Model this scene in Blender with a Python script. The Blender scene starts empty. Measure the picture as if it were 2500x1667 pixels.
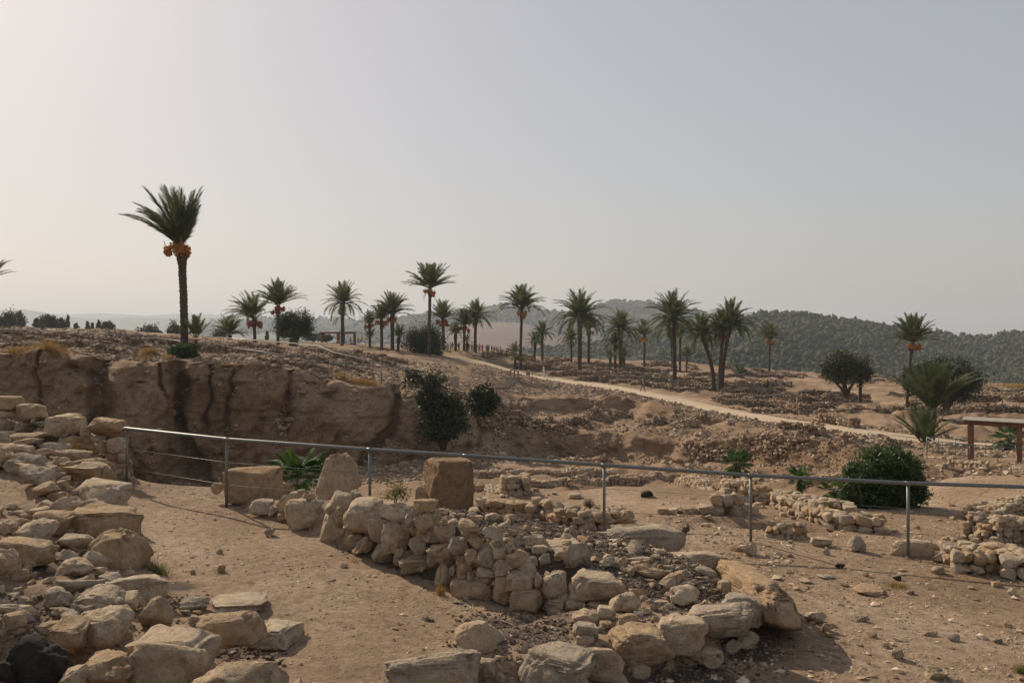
import bpy, math, random
import numpy as np
from mathutils import Vector, Matrix, Euler, Quaternion

R = math.radians
# ------------------------------------------------------------------ camera, sky, sun, exposure
scene = bpy.context.scene
col = scene.collection
F = 2018.0          # focal length in photograph pixels (photograph 2500 px wide)
EYE = 3.0           # eye height above the terrace
HOR = 800.0         # photograph row of the horizon
cam_data = bpy.data.cameras.new("camera")
cam_data.sensor_width = 36.0
cam_data.lens = 36.0 * F / 2500.0
cam_data.shift_y = -(833.5 - HOR) / 2500.0
cam_data.clip_start = 0.1
cam_data.clip_end = 30000.0
cam = bpy.data.objects.new("camera", cam_data)
cam.location = (0, 0, EYE)
cam.rotation_euler = (R(90), 0, 0)
col.objects.link(cam)
scene.camera = cam

SUN_AZ, SUN_EL = R(41), R(34)        # to the left of the view direction, above the horizon
world = bpy.data.worlds.new("World")
scene.world = world
world.use_nodes = True
wn = world.node_tree.nodes
sky = wn.new("ShaderNodeTexSky")
sky.sky_type = 'NISHITA'
sky.sun_disc = False
sky.sun_elevation = SUN_EL
sky.sun_rotation = -SUN_AZ
sky.altitude = 150.0
sky.air_density = 1.2
sky.dust_density = 1.8
sky.ozone_density = 4.0
bg = wn["Background"]
bg.inputs["Strength"].default_value = 0.085
# a dusty white veil over the whole sky: less saturated, less contrast between the sun's side and the other
wt = world.node_tree
w_sat = wn.new("ShaderNodeHueSaturation"); w_sat.inputs["Saturation"].default_value = 0.84
w_gam = wn.new("ShaderNodeGamma"); w_gam.inputs[1].default_value = 0.45
w_mul = wn.new("ShaderNodeMix"); w_mul.data_type = 'RGBA'; w_mul.blend_type = 'MULTIPLY'; w_mul.inputs[0].default_value = 1.0
w_mul.inputs[7].default_value = (3.28, 2.97, 2.80, 1)
wt.links.new(sky.outputs[0], w_sat.inputs["Color"]); wt.links.new(w_sat.outputs[0], w_gam.inputs[0])
wt.links.new(w_gam.outputs[0], w_mul.inputs[6]); wt.links.new(w_mul.outputs[2], bg.inputs[0])

sun_data = bpy.data.lights.new("sun", 'SUN')
sun_data.energy = 4.9
sun_data.angle = R(0.6)
sun_data.color = (1.0, 0.85, 0.66)
sun = bpy.data.objects.new("sun", sun_data)
sdir = Vector((-math.sin(SUN_AZ) * math.cos(SUN_EL), math.cos(SUN_AZ) * math.cos(SUN_EL), math.sin(SUN_EL)))
sun.rotation_euler = sdir.to_track_quat('Z', 'Y').to_euler()
sun.location = (-40, 40, 60)
col.objects.link(sun)

vs = scene.view_settings
vs.view_transform = 'Standard'
vs.look = 'None'
vs.exposure = 0.0
vs.gamma = 1.0
vs.use_curve_mapping = False
scene.cycles.use_denoising = True
scene.cycles.max_bounces = 6
scene.cycles.volume_bounces = 0
scene.cycles.transparent_max_bounces = 8

rng = np.random.default_rng(7)
random.seed(7)

# ------------------------------------------------------------------ numeric noise
def _hash(ix, iy, iz, seed):
    h = (ix.astype(np.int64) * 374761393 + iy.astype(np.int64) * 668265263 + iz.astype(np.int64) * 2147483647 + seed * 974634721) & 0xFFFFFFFF
    h = ((h ^ (h >> 13)) * 1274126177) & 0xFFFFFFFF
    h = ((h ^ (h >> 15)) * 2246822519) & 0xFFFFFFFF
    return ((h ^ (h >> 16)) & 0xFFFFFF).astype(np.float64) / 8388607.5 - 1.0

def vnoise(x, y, z=None, seed=0):
    x = np.asarray(x, float); y = np.asarray(y, float)
    z = np.zeros_like(x) if z is None else np.asarray(z, float)
    ix, iy, iz = np.floor(x), np.floor(y), np.floor(z)
    fx, fy, fz = x - ix, y - iy, z - iz
    fx = fx * fx * fx * (fx * (fx * 6 - 15) + 10); fy = fy * fy * fy * (fy * (fy * 6 - 15) + 10); fz = fz * fz * (3 - 2 * fz)
    ix, iy, iz = ix.astype(np.int64), iy.astype(np.int64), iz.astype(np.int64)
    def L(a, b, t): return a + (b - a) * t
    c = [[[_hash(ix + i, iy + j, iz + k, seed) for k in (0, 1)] for j in (0, 1)] for i in (0, 1)]
    return L(L(L(c[0][0][0], c[1][0][0], fx), L(c[0][1][0], c[1][1][0], fx), fy),
             L(L(c[0][0][1], c[1][0][1], fx), L(c[0][1][1], c[1][1][1], fx), fy), fz)

def fbm(x, y, z=None, oct=4, seed=0, gain=0.5):
    s = 0.0; a = 1.0; t = 0.0; k = 1.0
    for i in range(oct):
        s = s + a * vnoise(x * k + 17.3 * i, y * k + 5.1 * i, None if z is None else z * k + 3.7 * i, seed + i)
        t += a; a *= gain; k *= 2.03
    return s / t

def sstep(a, b, x):
    t = np.clip((x - a) / (b - a), 0, 1)
    return t * t * (3 - 2 * t)

# ------------------------------------------------------------------ object helpers
def mesh_np(name, verts, faces, mat=None, smooth=False, quads=None):
    """verts (N,3); faces (M,3) triangles and/or quads (K,4)"""
    me = bpy.data.meshes.new(name)
    v = np.asarray(verts, np.float32)
    me.vertices.add(len(v)); me.vertices.foreach_set("co", v.ravel())
    f3 = np.zeros((0, 3), np.int32) if faces is None else np.asarray(faces, np.int32).reshape(-1, 3)
    f4 = np.zeros((0, 4), np.int32) if quads is None else np.asarray(quads, np.int32).reshape(-1, 4)
    idx = np.concatenate([f3.ravel(), f4.ravel()])
    tot = np.concatenate([np.full(len(f3), 3, np.int32), np.full(len(f4), 4, np.int32)])
    start = np.concatenate([[0], np.cumsum(tot)[:-1]]).astype(np.int32)
    me.loops.add(len(idx)); me.loops.foreach_set("vertex_index", idx)
    me.polygons.add(len(tot)); me.polygons.foreach_set("loop_start", start); me.polygons.foreach_set("loop_total", tot)
    me.update(calc_edges=True)
    me.polygons.foreach_set("use_smooth", np.full(len(tot), bool(smooth)))
    if mat is not None:
        me.materials.append(mat)
    return me

def link(name, data, parent=None, loc=None):
    o = bpy.data.objects.new(name, data)
    col.objects.link(o)
    if loc is not None:
        o.location = loc
    if parent is not None:
        o.parent = parent
        o.location = Vector(o.location) - Vector(parent.location)
    return o

def tag(o, label=None, cat=None, group=None, kind=None):
    if label: o["label"] = label
    if cat: o["category"] = cat
    if group: o["group"] = group
    if kind: o["kind"] = kind
    return o

def empty(name, loc, label=None, cat=None, group=None, kind=None):
    o = bpy.data.objects.new(name, None)
    o.empty_display_size = 0.2
    col.objects.link(o)
    o.location = loc
    return tag(o, label, cat, group, kind)

def merge(parts):
    """join (verts, tris) lists"""
    vs_, fs_, n = [], [], 0
    for v, f in parts:
        vs_.append(v); fs_.append(np.asarray(f) + n); n += len(v)
    return np.concatenate(vs_), np.concatenate(fs_)

def tube(pts, rad, seg=8, cap=True):
    """tube along points; rad scalar or per point -> verts, tris"""
    pts = np.asarray(pts, float); n = len(pts)
    rad = np.broadcast_to(np.asarray(rad, float), (n,))
    tan = np.gradient(pts, axis=0)
    tan /= np.linalg.norm(tan, axis=1)[:, None] + 1e-9
    up = np.array([0, 0, 1.0]) if abs(tan[0][2]) < 0.9 else np.array([0, 1.0, 0])
    V = []
    for i in range(n):
        a = np.cross(tan[i], up); a /= np.linalg.norm(a) + 1e-9
        b = np.cross(a, tan[i]); up = b
        th = np.arange(seg) * 2 * math.pi / seg
        V.append(pts[i] + rad[i] * (np.cos(th)[:, None] * a + np.sin(th)[:, None] * b))
    V = np.concatenate(V)
    Fc = []
    for i in range(n - 1):
        for j in range(seg):
            k = (j + 1) % seg
            a, b, c, d = i * seg + j, i * seg + k, (i + 1) * seg + k, (i + 1) * seg + j
            Fc += [(a, c, b), (a, d, c)]
    if cap:
        for j in range(1, seg - 1):
            Fc.append((0, j, j + 1)); q = (n - 1) * seg; Fc.append((q, q + j + 1, q + j))
    return V, np.array(Fc)

BOXF = np.array([(0, 2, 1), (1, 2, 3), (4, 5, 6), (5, 7, 6), (0, 1, 4), (1, 5, 4), (2, 6, 3), (3, 6, 7), (0, 4, 2), (2, 4, 6), (1, 3, 5), (3, 7, 5)])[:, ::-1]
def box(c, h, rotz=0.0, bev=0.0):
    """box of half sizes h; with bev a chamfered box"""
    if bev <= 0:
        v = np.array([[sx, sy, sz] for sx in (-1, 1) for sy in (-1, 1) for sz in (-1, 1)], float) * np.asarray(h)
        f = BOXF
    else:
        import itertools
        pts = []
        for s in itertools.product((-1, 1), repeat=3):
            for ax in range(3):
                q = [s[i] * (h[i] - (bev if i != ax else 0)) for i in range(3)]
                pts.append(q)
        import bmesh
        bm = bmesh.new()
        for q in pts: bm.verts.new(q)
        bmesh.ops.convex_hull(bm, input=bm.verts)
        bmesh.ops.triangulate(bm, faces=bm.faces)
        bm.verts.index_update()
        v = np.array([x.co[:] for x in bm.verts]); f = np.array([[x.index for x in fc.verts] for fc in bm.faces]); bm.free()
    c_, s_ = math.cos(rotz), math.sin(rotz)
    M = np.array([[c_, -s_, 0], [s_, c_, 0], [0, 0, 1]])
    return v @ M.T + np.asarray(c), f

# ------------------------------------------------------------------ materials
def new_mat(name):
    m = bpy.data.materials.new(name); m.use_nodes = True
    nt = m.node_tree
    return m, nt, nt.nodes, nt.links, nt.nodes["Principled BSDF"]

def nd(nodes, typ, **kw):
    n = nodes.new(typ)
    for k, v in kw.items():
        setattr(n, k, v)
    return n

def ramp(nodes, stops):
    r = nodes.new("ShaderNodeValToRGB")
    cr = r.color_ramp
    while len(cr.elements) > 1: cr.elements.remove(cr.elements[-1])
    cr.elements[0].position = stops[0][0]; cr.elements[0].color = (*stops[0][1], 1)
    for p, c in stops[1:]:
        e = cr.elements.new(p); e.color = (*c, 1)
    return r

def noise(nodes, links, vec, scale, detail=4, rough=0.55, dist=0.0):
    n = nodes.new("ShaderNodeTexNoise"); n.inputs["Scale"].default_value = scale
    n.inputs["Detail"].default_value = detail; n.inputs["Roughness"].default_value = rough
    n.inputs["Distortion"].default_value = dist
    links.new(vec, n.inputs["Vector"])
    return n

def mixc(nodes, links, fac, a, b, mode='MIX'):
    m = nodes.new("ShaderNodeMix"); m.data_type = 'RGBA'; m.blend_type = mode
    for sock, val in ((m.inputs[0], fac), (m.inputs[6], a), (m.inputs[7], b)):
        if hasattr(val, "links") or hasattr(val, "is_linked"): links.new(val, sock)
        elif isinstance(val, (int, float)): sock.default_value = val
        else: sock.default_value = (*val, 1)
    return m.outputs[2]

def bump(nodes, links, heights, bsdf):
    """heights: list of (output, strength, distance) chained"""
    prev = None
    for out, st, di in heights:
        b = nodes.new("ShaderNodeBump"); b.inputs["Strength"].default_value = st; b.inputs["Distance"].default_value = di
        links.new(out, b.inputs["Height"])
        if prev is not None: links.new(prev, b.inputs["Normal"])
        prev = b.outputs[0]
    links.new(prev, bsdf.inputs["Normal"])

def soil_material(name, stops, big=0.35, speck=(0.55, 0.47, 0.37), stretch=None):
    m, nt, N, L, B = new_mat(name)
    g = N.new("ShaderNodeNewGeometry"); vec = g.outputs["Position"]
    if stretch:
        mp = N.new("ShaderNodeMapping"); mp.inputs["Scale"].default_value = stretch; L.new(vec, mp.inputs[0]); vec = mp.outputs[0]
    n1 = noise(N, L, vec, big, 6, 0.62, 0.4)
    n0 = noise(N, L, vec, big * 0.33, 3, 0.5, 0.8)
    a0 = N.new("ShaderNodeMath"); a0.operation = 'MULTIPLY_ADD'; a0.inputs[1].default_value = 0.9; a0.inputs[2].default_value = -0.45; L.new(n0.outputs[0], a0.inputs[0])
    a1 = N.new("ShaderNodeMath"); a1.operation = 'ADD'; L.new(n1.outputs[0], a1.inputs[0]); L.new(a0.outputs[0], a1.inputs[1])
    r1 = ramp(N, stops); L.new(a1.outputs[0], r1.inputs[0])
    n2 = noise(N, L, vec, 9.0, 5, 0.7)
    r2 = ramp(N, [(0.35, (0.62, 0.6, 0.58)), (0.62, (1.12, 1.12, 1.12))]); L.new(n2.outputs[0], r2.inputs[0])
    c = mixc(N, L, 0.85, r1.outputs[0], r2.outputs[0], 'MULTIPLY')
    v = N.new("ShaderNodeTexVoronoi"); v.inputs["Scale"].default_value = 22.0; L.new(vec, v.inputs["Vector"])
    r3 = ramp(N, [(0.0, (1, 1, 1)), (0.16, (1, 1, 1)), (0.2, (0, 0, 0))]); L.new(v.outputs["Distance"], r3.inputs[0])
    n4 = noise(N, L, vec, 2.1, 3)
    r4 = ramp(N, [(0.5, (0, 0, 0)), (0.62, (1, 1, 1))]); L.new(n4.outputs[0], r4.inputs[0])
    mk = mixc(N, L, 1.0, r3.outputs[0], r4.outputs[0], 'MULTIPLY')
    c = mixc(N, L, mk, c, speck)
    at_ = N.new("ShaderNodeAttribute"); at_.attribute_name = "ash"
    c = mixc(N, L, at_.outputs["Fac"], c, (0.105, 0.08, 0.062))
    ae = N.new("ShaderNodeAttribute"); ae.attribute_name = "earth"      # darker, browner tint on the middle-distance ground, fading out at the path
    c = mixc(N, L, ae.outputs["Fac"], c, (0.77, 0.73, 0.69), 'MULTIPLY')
    L.new(c, B.inputs["Base Color"])
    B.inputs["Roughness"].default_value = 0.95
    B.inputs["Specular IOR Level"].default_value = 0.15
    n3 = noise(N, L, vec, 28.0, 6, 0.75)
    bump(N, L, [(n2.outputs[0], 0.8, 0.07), (n3.outputs[0], 0.9, 0.03), (r3.outputs[0], 0.5, 0.015)], B)
    return m

def stone_material(name, tan, pale, grey, warm=(0.42, 0.24, 0.11), bumpy=1.0, lichen=0.5, lichen_col=None):
    m, nt, N, L, B = new_mat(name)
    g = N.new("ShaderNodeNewGeometry"); vec = g.outputs["Position"]
    oi = N.new("ShaderNodeObjectInfo")
    n1 = noise(N, L, vec, 2.3, 5, 0.6, 0.5)
    ma = N.new("ShaderNodeMath"); ma.operation = 'MULTIPLY_ADD'; ma.inputs[1].default_value = 0.5; L.new(oi.outputs["Random"], ma.inputs[0])
    sc = N.new("ShaderNodeMath"); sc.operation = 'MULTIPLY'; sc.inputs[1].default_value = 0.62; L.new(n1.outputs[0], sc.inputs[0]); L.new(sc.outputs[0], ma.inputs[2])
    r1 = ramp(N, [(0.24, warm), (0.42, tan), (0.62, pale), (0.8, grey)]); L.new(ma.outputs[0], r1.inputs[0])
    n2 = noise(N, L, vec, 13.0, 6, 0.72)
    r2 = ramp(N, [(0.3, (0.55, 0.52, 0.5)), (0.5, (0.95, 0.95, 0.95)), (0.7, (1.15, 1.15, 1.15))]); L.new(n2.outputs[0], r2.inputs[0])
    c = mixc(N, L, 0.9, r1.outputs[0], r2.outputs[0], 'MULTIPLY')
    n5 = noise(N, L, vec, 5.0, 6, 0.7, 0.8)
    r5 = ramp(N, [(0.5, (0, 0, 0)), (0.68, (1, 1, 1))]); L.new(n5.outputs[0], r5.inputs[0])
    lf = N.new("ShaderNodeMath"); lf.operation = 'MULTIPLY'; lf.inputs[1].default_value = lichen; L.new(r5.outputs[0], lf.inputs[0])
    c = mixc(N, L, lf.outputs[0], c, lichen_col or grey)
    # small dark pits
    v = N.new("ShaderNodeTexVoronoi"); v.inputs["Scale"].default_value = 30.0; L.new(vec, v.inputs["Vector"])
    r3 = ramp(N, [(0.0, (0, 0, 0)), (0.14, (0.25, 0.25, 0.25)), (0.3, (1, 1, 1))]); L.new(v.outputs["Distance"], r3.inputs[0])
    n6 = noise(N, L, vec, 3.3, 3)
    r6 = ramp(N, [(0.48, (0, 0, 0)), (0.6, (1, 1, 1))]); L.new(n6.outputs[0], r6.inputs[0])
    pit = mixc(N, L, r6.outputs[0], (1, 1, 1), r3.outputs[0])
    c = mixc(N, L, 0.35, c, pit, 'MULTIPLY')
    L.new(c, B.inputs["Base Color"])
    B.inputs["Roughness"].default_value = 0.9
    B.inputs["Specular IOR Level"].default_value = 0.2
    n3 = noise(N, L, vec, 40.0, 6, 0.7)
    bump(N, L, [(n5.outputs[0], 0.7 * bumpy, 0.12), (n2.outputs[0], 0.85 * bumpy, 0.06), (n3.outputs[0], 0.7 * bumpy, 0.02), (pit, 0.5 * bumpy, 0.02)], B)
    return m

def speckle_material(name, a, b, c, scale=6.0, rough=0.92):
    """colour differs from pebble to pebble (cell noise at pebble scale)"""
    m, nt, N, L, B = new_mat(name)
    g = N.new("ShaderNodeNewGeometry")
    rnd = g.outputs["Random Per Island"]
    r = ramp(N, [(0.0, a), (0.45, b), (0.8, c), (1.0, tuple(min(1, x * 1.25) for x in c))]); L.new(rnd, r.inputs[0])
    n2 = noise(N, L, g.outputs["Position"], scale * 4, 4, 0.7)
    r2 = ramp(N, [(0.3, (0.65, 0.65, 0.65)), (0.7, (1.15, 1.15, 1.15))]); L.new(n2.outputs[0], r2.inputs[0])
    L.new(mixc(N, L, 0.8, r.outputs[0], r2.outputs[0], 'MULTIPLY'), B.inputs["Base Color"])
    B.inputs["Roughness"].default_value = rough
    B.inputs["Specular IOR Level"].default_value = 0.15
    return m

def leaf_material(name, dark, light, trans=0.25, rough=0.55, scale=1.5, rnd=0.5):
    m, nt, N, L, B = new_mat(name)
    g = N.new("ShaderNodeNewGeometry")
    n1 = noise(N, L, g.outputs["Position"], scale, 3)
    ad = N.new("ShaderNodeMath"); ad.operation = 'ADD'; L.new(n1.outputs[0], ad.inputs[0])
    sc = N.new("ShaderNodeMath"); sc.operation = 'MULTIPLY_ADD'; sc.inputs[1].default_value = rnd; sc.inputs[2].default_value = -rnd / 2
    L.new(g.outputs["Random Per Island"], sc.inputs[0]); L.new(sc.outputs[0], ad.inputs[1])
    r = ramp(N, [(0.25, dark), (0.75, light)]); L.new(ad.outputs[0], r.inputs[0])
    L.new(r.outputs[0], B.inputs["Base Color"])
    B.inputs["Roughness"].default_value = rough
    B.inputs["Specular IOR Level"].default_value = 0.3
    if trans > 0:
        t = N.new("ShaderNodeBsdfTranslucent"); L.new(r.outputs[0], t.inputs[0])
        mx = N.new("ShaderNodeMixShader"); mx.inputs[0].default_value = trans
        L.new(B.outputs[0], mx.inputs[1]); L.new(t.outputs[0], mx.inputs[2])
        L.new(mx.outputs[0], N["Material Output"].inputs[0])
    return m

def plain_material(name, colr, rough=0.8, metal=0.0, var=0.25, scale=8.0, bmp=0.2):
    m, nt, N, L, B = new_mat(name)
    g = N.new("ShaderNodeNewGeometry")
    n1 = noise(N, L, g.outputs["Position"], scale, 5, 0.65)
    lo = tuple(x * (1 - var) for x in colr); hi = tuple(min(1, x * (1 + var)) for x in colr)
    r = ramp(N, [(0.3, lo), (0.7, hi)]); L.new(n1.outputs[0], r.inputs[0])
    L.new(r.outputs[0], B.inputs["Base Color"])
    B.inputs["Roughness"].default_value = rough; B.inputs["Metallic"].default_value = metal
    if bmp > 0:
        bump(N, L, [(n1.outputs[0], bmp, 0.01)], B)
    return m

M = {}
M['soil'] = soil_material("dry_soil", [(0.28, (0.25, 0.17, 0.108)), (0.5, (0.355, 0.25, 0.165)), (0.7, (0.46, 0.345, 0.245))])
M['path'] = soil_material("path_sand", [(0.3, (0.50, 0.39, 0.27)), (0.7, (0.60, 0.49, 0.36))], big=0.8)
M['stone'] = stone_material("limestone", (0.52, 0.375, 0.235), (0.62, 0.485, 0.335), (0.44, 0.36, 0.27), warm=(0.47, 0.30, 0.165), lichen=0.45)
M['stone_dark'] = stone_material("burnt_limestone", (0.16, 0.12, 0.09), (0.3, 0.2, 0.13), (0.09, 0.08, 0.07), warm=(0.12, 0.08, 0.05))
M['basalt'] = stone_material("basalt", (0.06, 0.048, 0.04), (0.085, 0.07, 0.058), (0.04, 0.036, 0.032), warm=(0.06, 0.042, 0.03))  # real basalt stones; also painted-in shade on two boulders of the left wall
M['gravel'] = speckle_material("gravel", (0.22, 0.15, 0.098), (0.37, 0.265, 0.175), (0.54, 0.42, 0.30))
M['dark_gravel'] = speckle_material("dark_gravel", (0.085, 0.065, 0.052), (0.13, 0.10, 0.08), (0.25, 0.19, 0.14))
M['rubble'] = speckle_material("rubble", (0.20, 0.14, 0.092), (0.31, 0.222, 0.15), (0.42, 0.325, 0.235))
M['metal'] = plain_material("galvanised_steel", (0.17, 0.18, 0.175), 0.5, 0.6, 0.15, 20, 0.05)
M['wood'] = plain_material("stained_timber", (0.19, 0.085, 0.045), 0.75, 0, 0.35, 6)
M['wood_grey'] = plain_material("weathered_timber", (0.20, 0.15, 0.11), 0.85, 0, 0.3, 6)
M['roof'] = plain_material("roof_sheet", (0.30, 0.26, 0.20), 0.7, 0, 0.15, 3)
M['frond'] = leaf_material("palm_frond", (0.052, 0.074, 0.026), (0.145, 0.165, 0.066), 0.34)
M['frond_pale'] = leaf_material("palm_frond_pale", (0.075, 0.095, 0.034), (0.17, 0.19, 0.075), 0.34)
M['fan'] = leaf_material("fan_palm_leaf", (0.03, 0.07, 0.015), (0.085, 0.15, 0.035), 0.3, 0.62)
M['dry_frond'] = leaf_material("dry_frond", (0.16, 0.10, 0.05), (0.26, 0.18, 0.10), 0.1, 0.8)
M['trunk'] = plain_material("palm_bark", (0.075, 0.052, 0.038), 0.95, 0, 0.45, 9, 0.6)
M['bark'] = plain_material("tree_bark", (0.07, 0.052, 0.04), 0.95, 0, 0.4, 9, 0.5)
M['date_orange'] = plain_material("dates_orange", (0.42, 0.15, 0.02), 0.6, 0, 0.35, 25, 0.3)
M['date_red'] = plain_material("dates_red", (0.32, 0.06, 0.02), 0.6, 0, 0.35, 25, 0.3)
M['date_yellow'] = plain_material("dates_yellow", (0.55, 0.27, 0.03), 0.6, 0, 0.3, 25, 0.3)
M['leaf_dark'] = leaf_material("dark_leaves", (0.02, 0.03, 0.013), (0.068, 0.082, 0.038), 0.15)
M['leaf_olive'] = leaf_material("olive_leaves", (0.035, 0.045, 0.02), (0.085, 0.09, 0.045), 0.15)
M['leaf_bush'] = leaf_material("oleander_leaves", (0.026, 0.05, 0.016), (0.11, 0.15, 0.055), 0.3, 0.5)
M['leaf_weed'] = leaf_material("weed_leaves", (0.10, 0.11, 0.03), (0.2, 0.19, 0.06), 0.3)
M['dry_grass'] = leaf_material("dry_grass", (0.26, 0.16, 0.055), (0.42, 0.27, 0.10), 0.25, 0.8)
M['dry_brush'] = leaf_material("dry_brush", (0.12, 0.075, 0.045), (0.2, 0.13, 0.08), 0.1, 0.8)
M['forest'] = leaf_material("forest_leaves", (0.016, 0.022, 0.008), (0.062, 0.066, 0.026), 0.0, 0.9, 0.018, 0.24)
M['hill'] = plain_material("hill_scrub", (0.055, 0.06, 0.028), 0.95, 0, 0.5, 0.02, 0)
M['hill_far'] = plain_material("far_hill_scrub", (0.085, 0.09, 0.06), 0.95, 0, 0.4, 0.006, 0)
M['field'] = plain_material("ploughed_field", (0.115, 0.066, 0.046), 0.95, 0, 0.15, 0.02, 0)
# ------------------------------------------------------------------ the lie of the land
def U(px): return (px - 1250.0) / F
def Y(d, py): return EYE - (py - HOR) / F * d      # height seen at photograph row py, d metres away
KN = {   # photograph column -> 14 knots (distance, height) from the camera's feet to the valley
 -900: [(2.5,1.0),(5.5,1.1),(9,1.6),(12,2.0),(15,2.1),(20,-4),(42,-5),(45,1.8),(52,2.4),(60,2.9),(80,3.2),(115,3.3),(270,-40),(9000,-45)],
 -150: [(2.5,.9),(5.5,.75),(9,.95),(12,1.15),(14.8,1.35),(20,-5),(42.3,-5),(45,1.5),(52,2.2),(60,2.7),(80,2.95),(112,2.95),(265,-40),(9000,-45)],
 0:    [(2.5,.85),(5.5,.62),(9,.74),(12,.98),(14.8,1.2),(20,-5),(44.1,-5.4),(45.2,Y(45,872)),(52,Y(52,840)),(60,Y(60,820)),(80,Y(80,806)),(110,Y(110,801)),(260,-40),(9000,-45)],
 200:  [(2.5,.7),(5.5,.45),(9,.5),(12,.7),(14.8,.85),(19.5,-5),(44.9,-5.5),(46,Y(46,882)),(53,Y(53,848)),(60,Y(60,826)),(80,Y(80,810)),(110,Y(110,806)),(260,-40),(9000,-45)],
 330:  [(2.5,.4),(5.5,.32),(9,.28),(12,.3),(14.7,.26),(19,-4.8),(45.8,Y(45.8,1184)),(47,Y(47,893)),(54,Y(54,858)),(62,Y(62,832)),(80,Y(80,816)),(105,Y(105,813)),(255,-40),(9000,-45)],
 560:  [(2.5,.3),(5.5,.22),(9,.24),(12.6,.28),(14.6,.2),(19,-4.8),(46.8,Y(46.8,1195)),(48,Y(48,895)),(56,Y(56,867)),(70,Y(70,846)),(90,Y(90,833)),(125,Y(125,829)),(270,-40),(9000,-45)],
 800:  [(2.5,.25),(5.5,.18),(9,.2),(12.3,.2),(14.4,.05),(19,-4.5),(49.6,Y(49.6,1132)),(51,Y(51,925)),(60,Y(60,886)),(80,Y(80,863)),(110,Y(110,846)),(150,Y(150,839)),(290,-40),(9000,-45)],
 1000: [(2.5,.2),(5.5,.14),(9,.14),(12.3,.12),(15,-.1),(20,-4.3),(51.8,Y(51.8,1120)),(54.5,Y(54.5,942)),(66,Y(66,908)),(95,Y(95,882)),(130,Y(130,858)),(165,Y(165,846)),(300,-40),(9000,-45)],
 1150: [(2.5,.16),(5.5,.1),(9,.08),(12.2,.04),(17,-.4),(21,-3.5),(56,Y(56,1108)),(60,Y(60,958)),(80,Y(80,926)),(112,Y(112,888)),(135,Y(135,857)),(170,Y(170,848)),(310,-40),(9000,-45)],
 1300: [(2.5,.12),(5.5,.06),(9,.04),(12,-.04),(17.6,-.42),(22,-3),(60,Y(60,1122)),(61.2,Y(61.2,1056)),(90,Y(90,963)),(116,Y(116,922)),(140,Y(140,886)),(180,Y(180,872)),(320,-40),(9000,-45)],
 1500: [(2.5,.06),(5.5,0),(9,-.02),(12,-.12),(18,-.46),(23,-3),(60,Y(60,1122)),(61.2,Y(61.2,1054)),(88,Y(88,962)),(98,Y(98,946)),(130,Y(130,906)),(180,Y(180,878)),(320,-40),(9000,-45)],
 1700: [(2.5,.02),(5.5,-.03),(9,-.05),(11.9,-.1),(18.5,-.52),(24,-3),(54,Y(54,1134)),(55.2,Y(55.2,1064)),(75,Y(75,1008)),(82,Y(82,990)),(120,Y(120,930)),(180,Y(180,886)),(320,-40),(9000,-45)],
 1900: [(2.5,-.04),(5.5,-.08),(9,-.1),(11.8,-.1),(17.5,-.62),(24,-3.2),(49.5,Y(49.5,1150)),(50.5,Y(50.5,1080)),(63,Y(63,1051)),(70,Y(70,1029)),(110,Y(110,952)),(165,Y(165,906)),(310,-40),(9000,-45)],
 2100: [(2.5,-.1),(5.5,-.12),(9,-.13),(11.5,-.14),(16.8,-.72),(23,-2.5),(45,Y(45,1153)),(46.2,Y(46.2,1094)),(58,Y(58,1074)),(63,Y(63,1057)),(100,Y(100,966)),(150,Y(150,921)),(300,-40),(9000,-45)],
 2300: [(2.5,-.14),(5.5,-.15),(9,-.17),(11.4,-.18),(17.3,Y(17.3,1248)),(20.5,Y(20.5,1150)),(28,-3.6),(43,Y(43,1136)),(51,Y(51,1108)),(57,Y(57,1084)),(95,Y(95,981)),(140,Y(140,931)),(290,-40),(9000,-45)],
 2500: [(2.5,-.18),(5.5,-.2),(9,-.2),(11.2,-.2),(15.2,Y(15.2,1302)),(19.2,Y(19.2,1148)),(28,-3.6),(41.5,Y(41.5,1140)),(49,Y(49,1116)),(54,Y(54,1099)),(90,Y(90,986)),(135,Y(135,938)),(280,-40),(9000,-45)],
 3400: [(2.5,-.25),(5.5,-.25),(9,-.25),(11,-.25),(14,-.6),(18,-.2),(28,-3.2),(42,-4.2),(48,-4.6),(52,-5),(90,-5.3),(130,-6.2),(280,-40),(9000,-45)],
}
NK = 16
SCARP = {1150: ((72,932),(75,926)), 1300: ((76,1012),(77,982)), 1500: ((80,1006),(81,969)), 1700: ((68,1038),(68.9,1017)), 1900: ((57,1068),(58.5,1058))}
for _k, _p in KN.items():      # a second, higher scarp between the trench edge and the path
    a_, b_ = _p[7], _p[8]
    if _k in SCARP: ins = [(q[0], Y(*q)) for q in SCARP[_k]]
    else: ins = [(a_[0] + (b_[0] - a_[0]) * t, a_[1] + (b_[1] - a_[1]) * t) for t in (.4, .6)]
    KN[_k] = _p[:8] + ins + _p[8:]
_cu = np.array([U(k) for k in sorted(KN)])
_cd = np.array([[p[0] for p in KN[k]] for k in sorted(KN)])
_cz = np.array([[p[1] for p in KN[k]] for k in sorted(KN)])
UT = np.linspace(U(-1600), U(4200), 1200)
def _smooth(a, w):
    k = np.exp(-0.5 * (np.arange(-3 * w, 3 * w + 1) / w) ** 2); k /= k.sum()
    p = np.concatenate([np.full(3 * w, a[0]), a, np.full(3 * w, a[-1])])
    return np.convolve(p, k, 'valid')
KD = np.stack([_smooth(np.interp(UT, _cu, _cd[:, k]), 10) for k in range(NK)], 1)
KZ = np.stack([_smooth(np.interp(UT, _cu, _cz[:, k]), 10) for k in range(NK)], 1)

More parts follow.
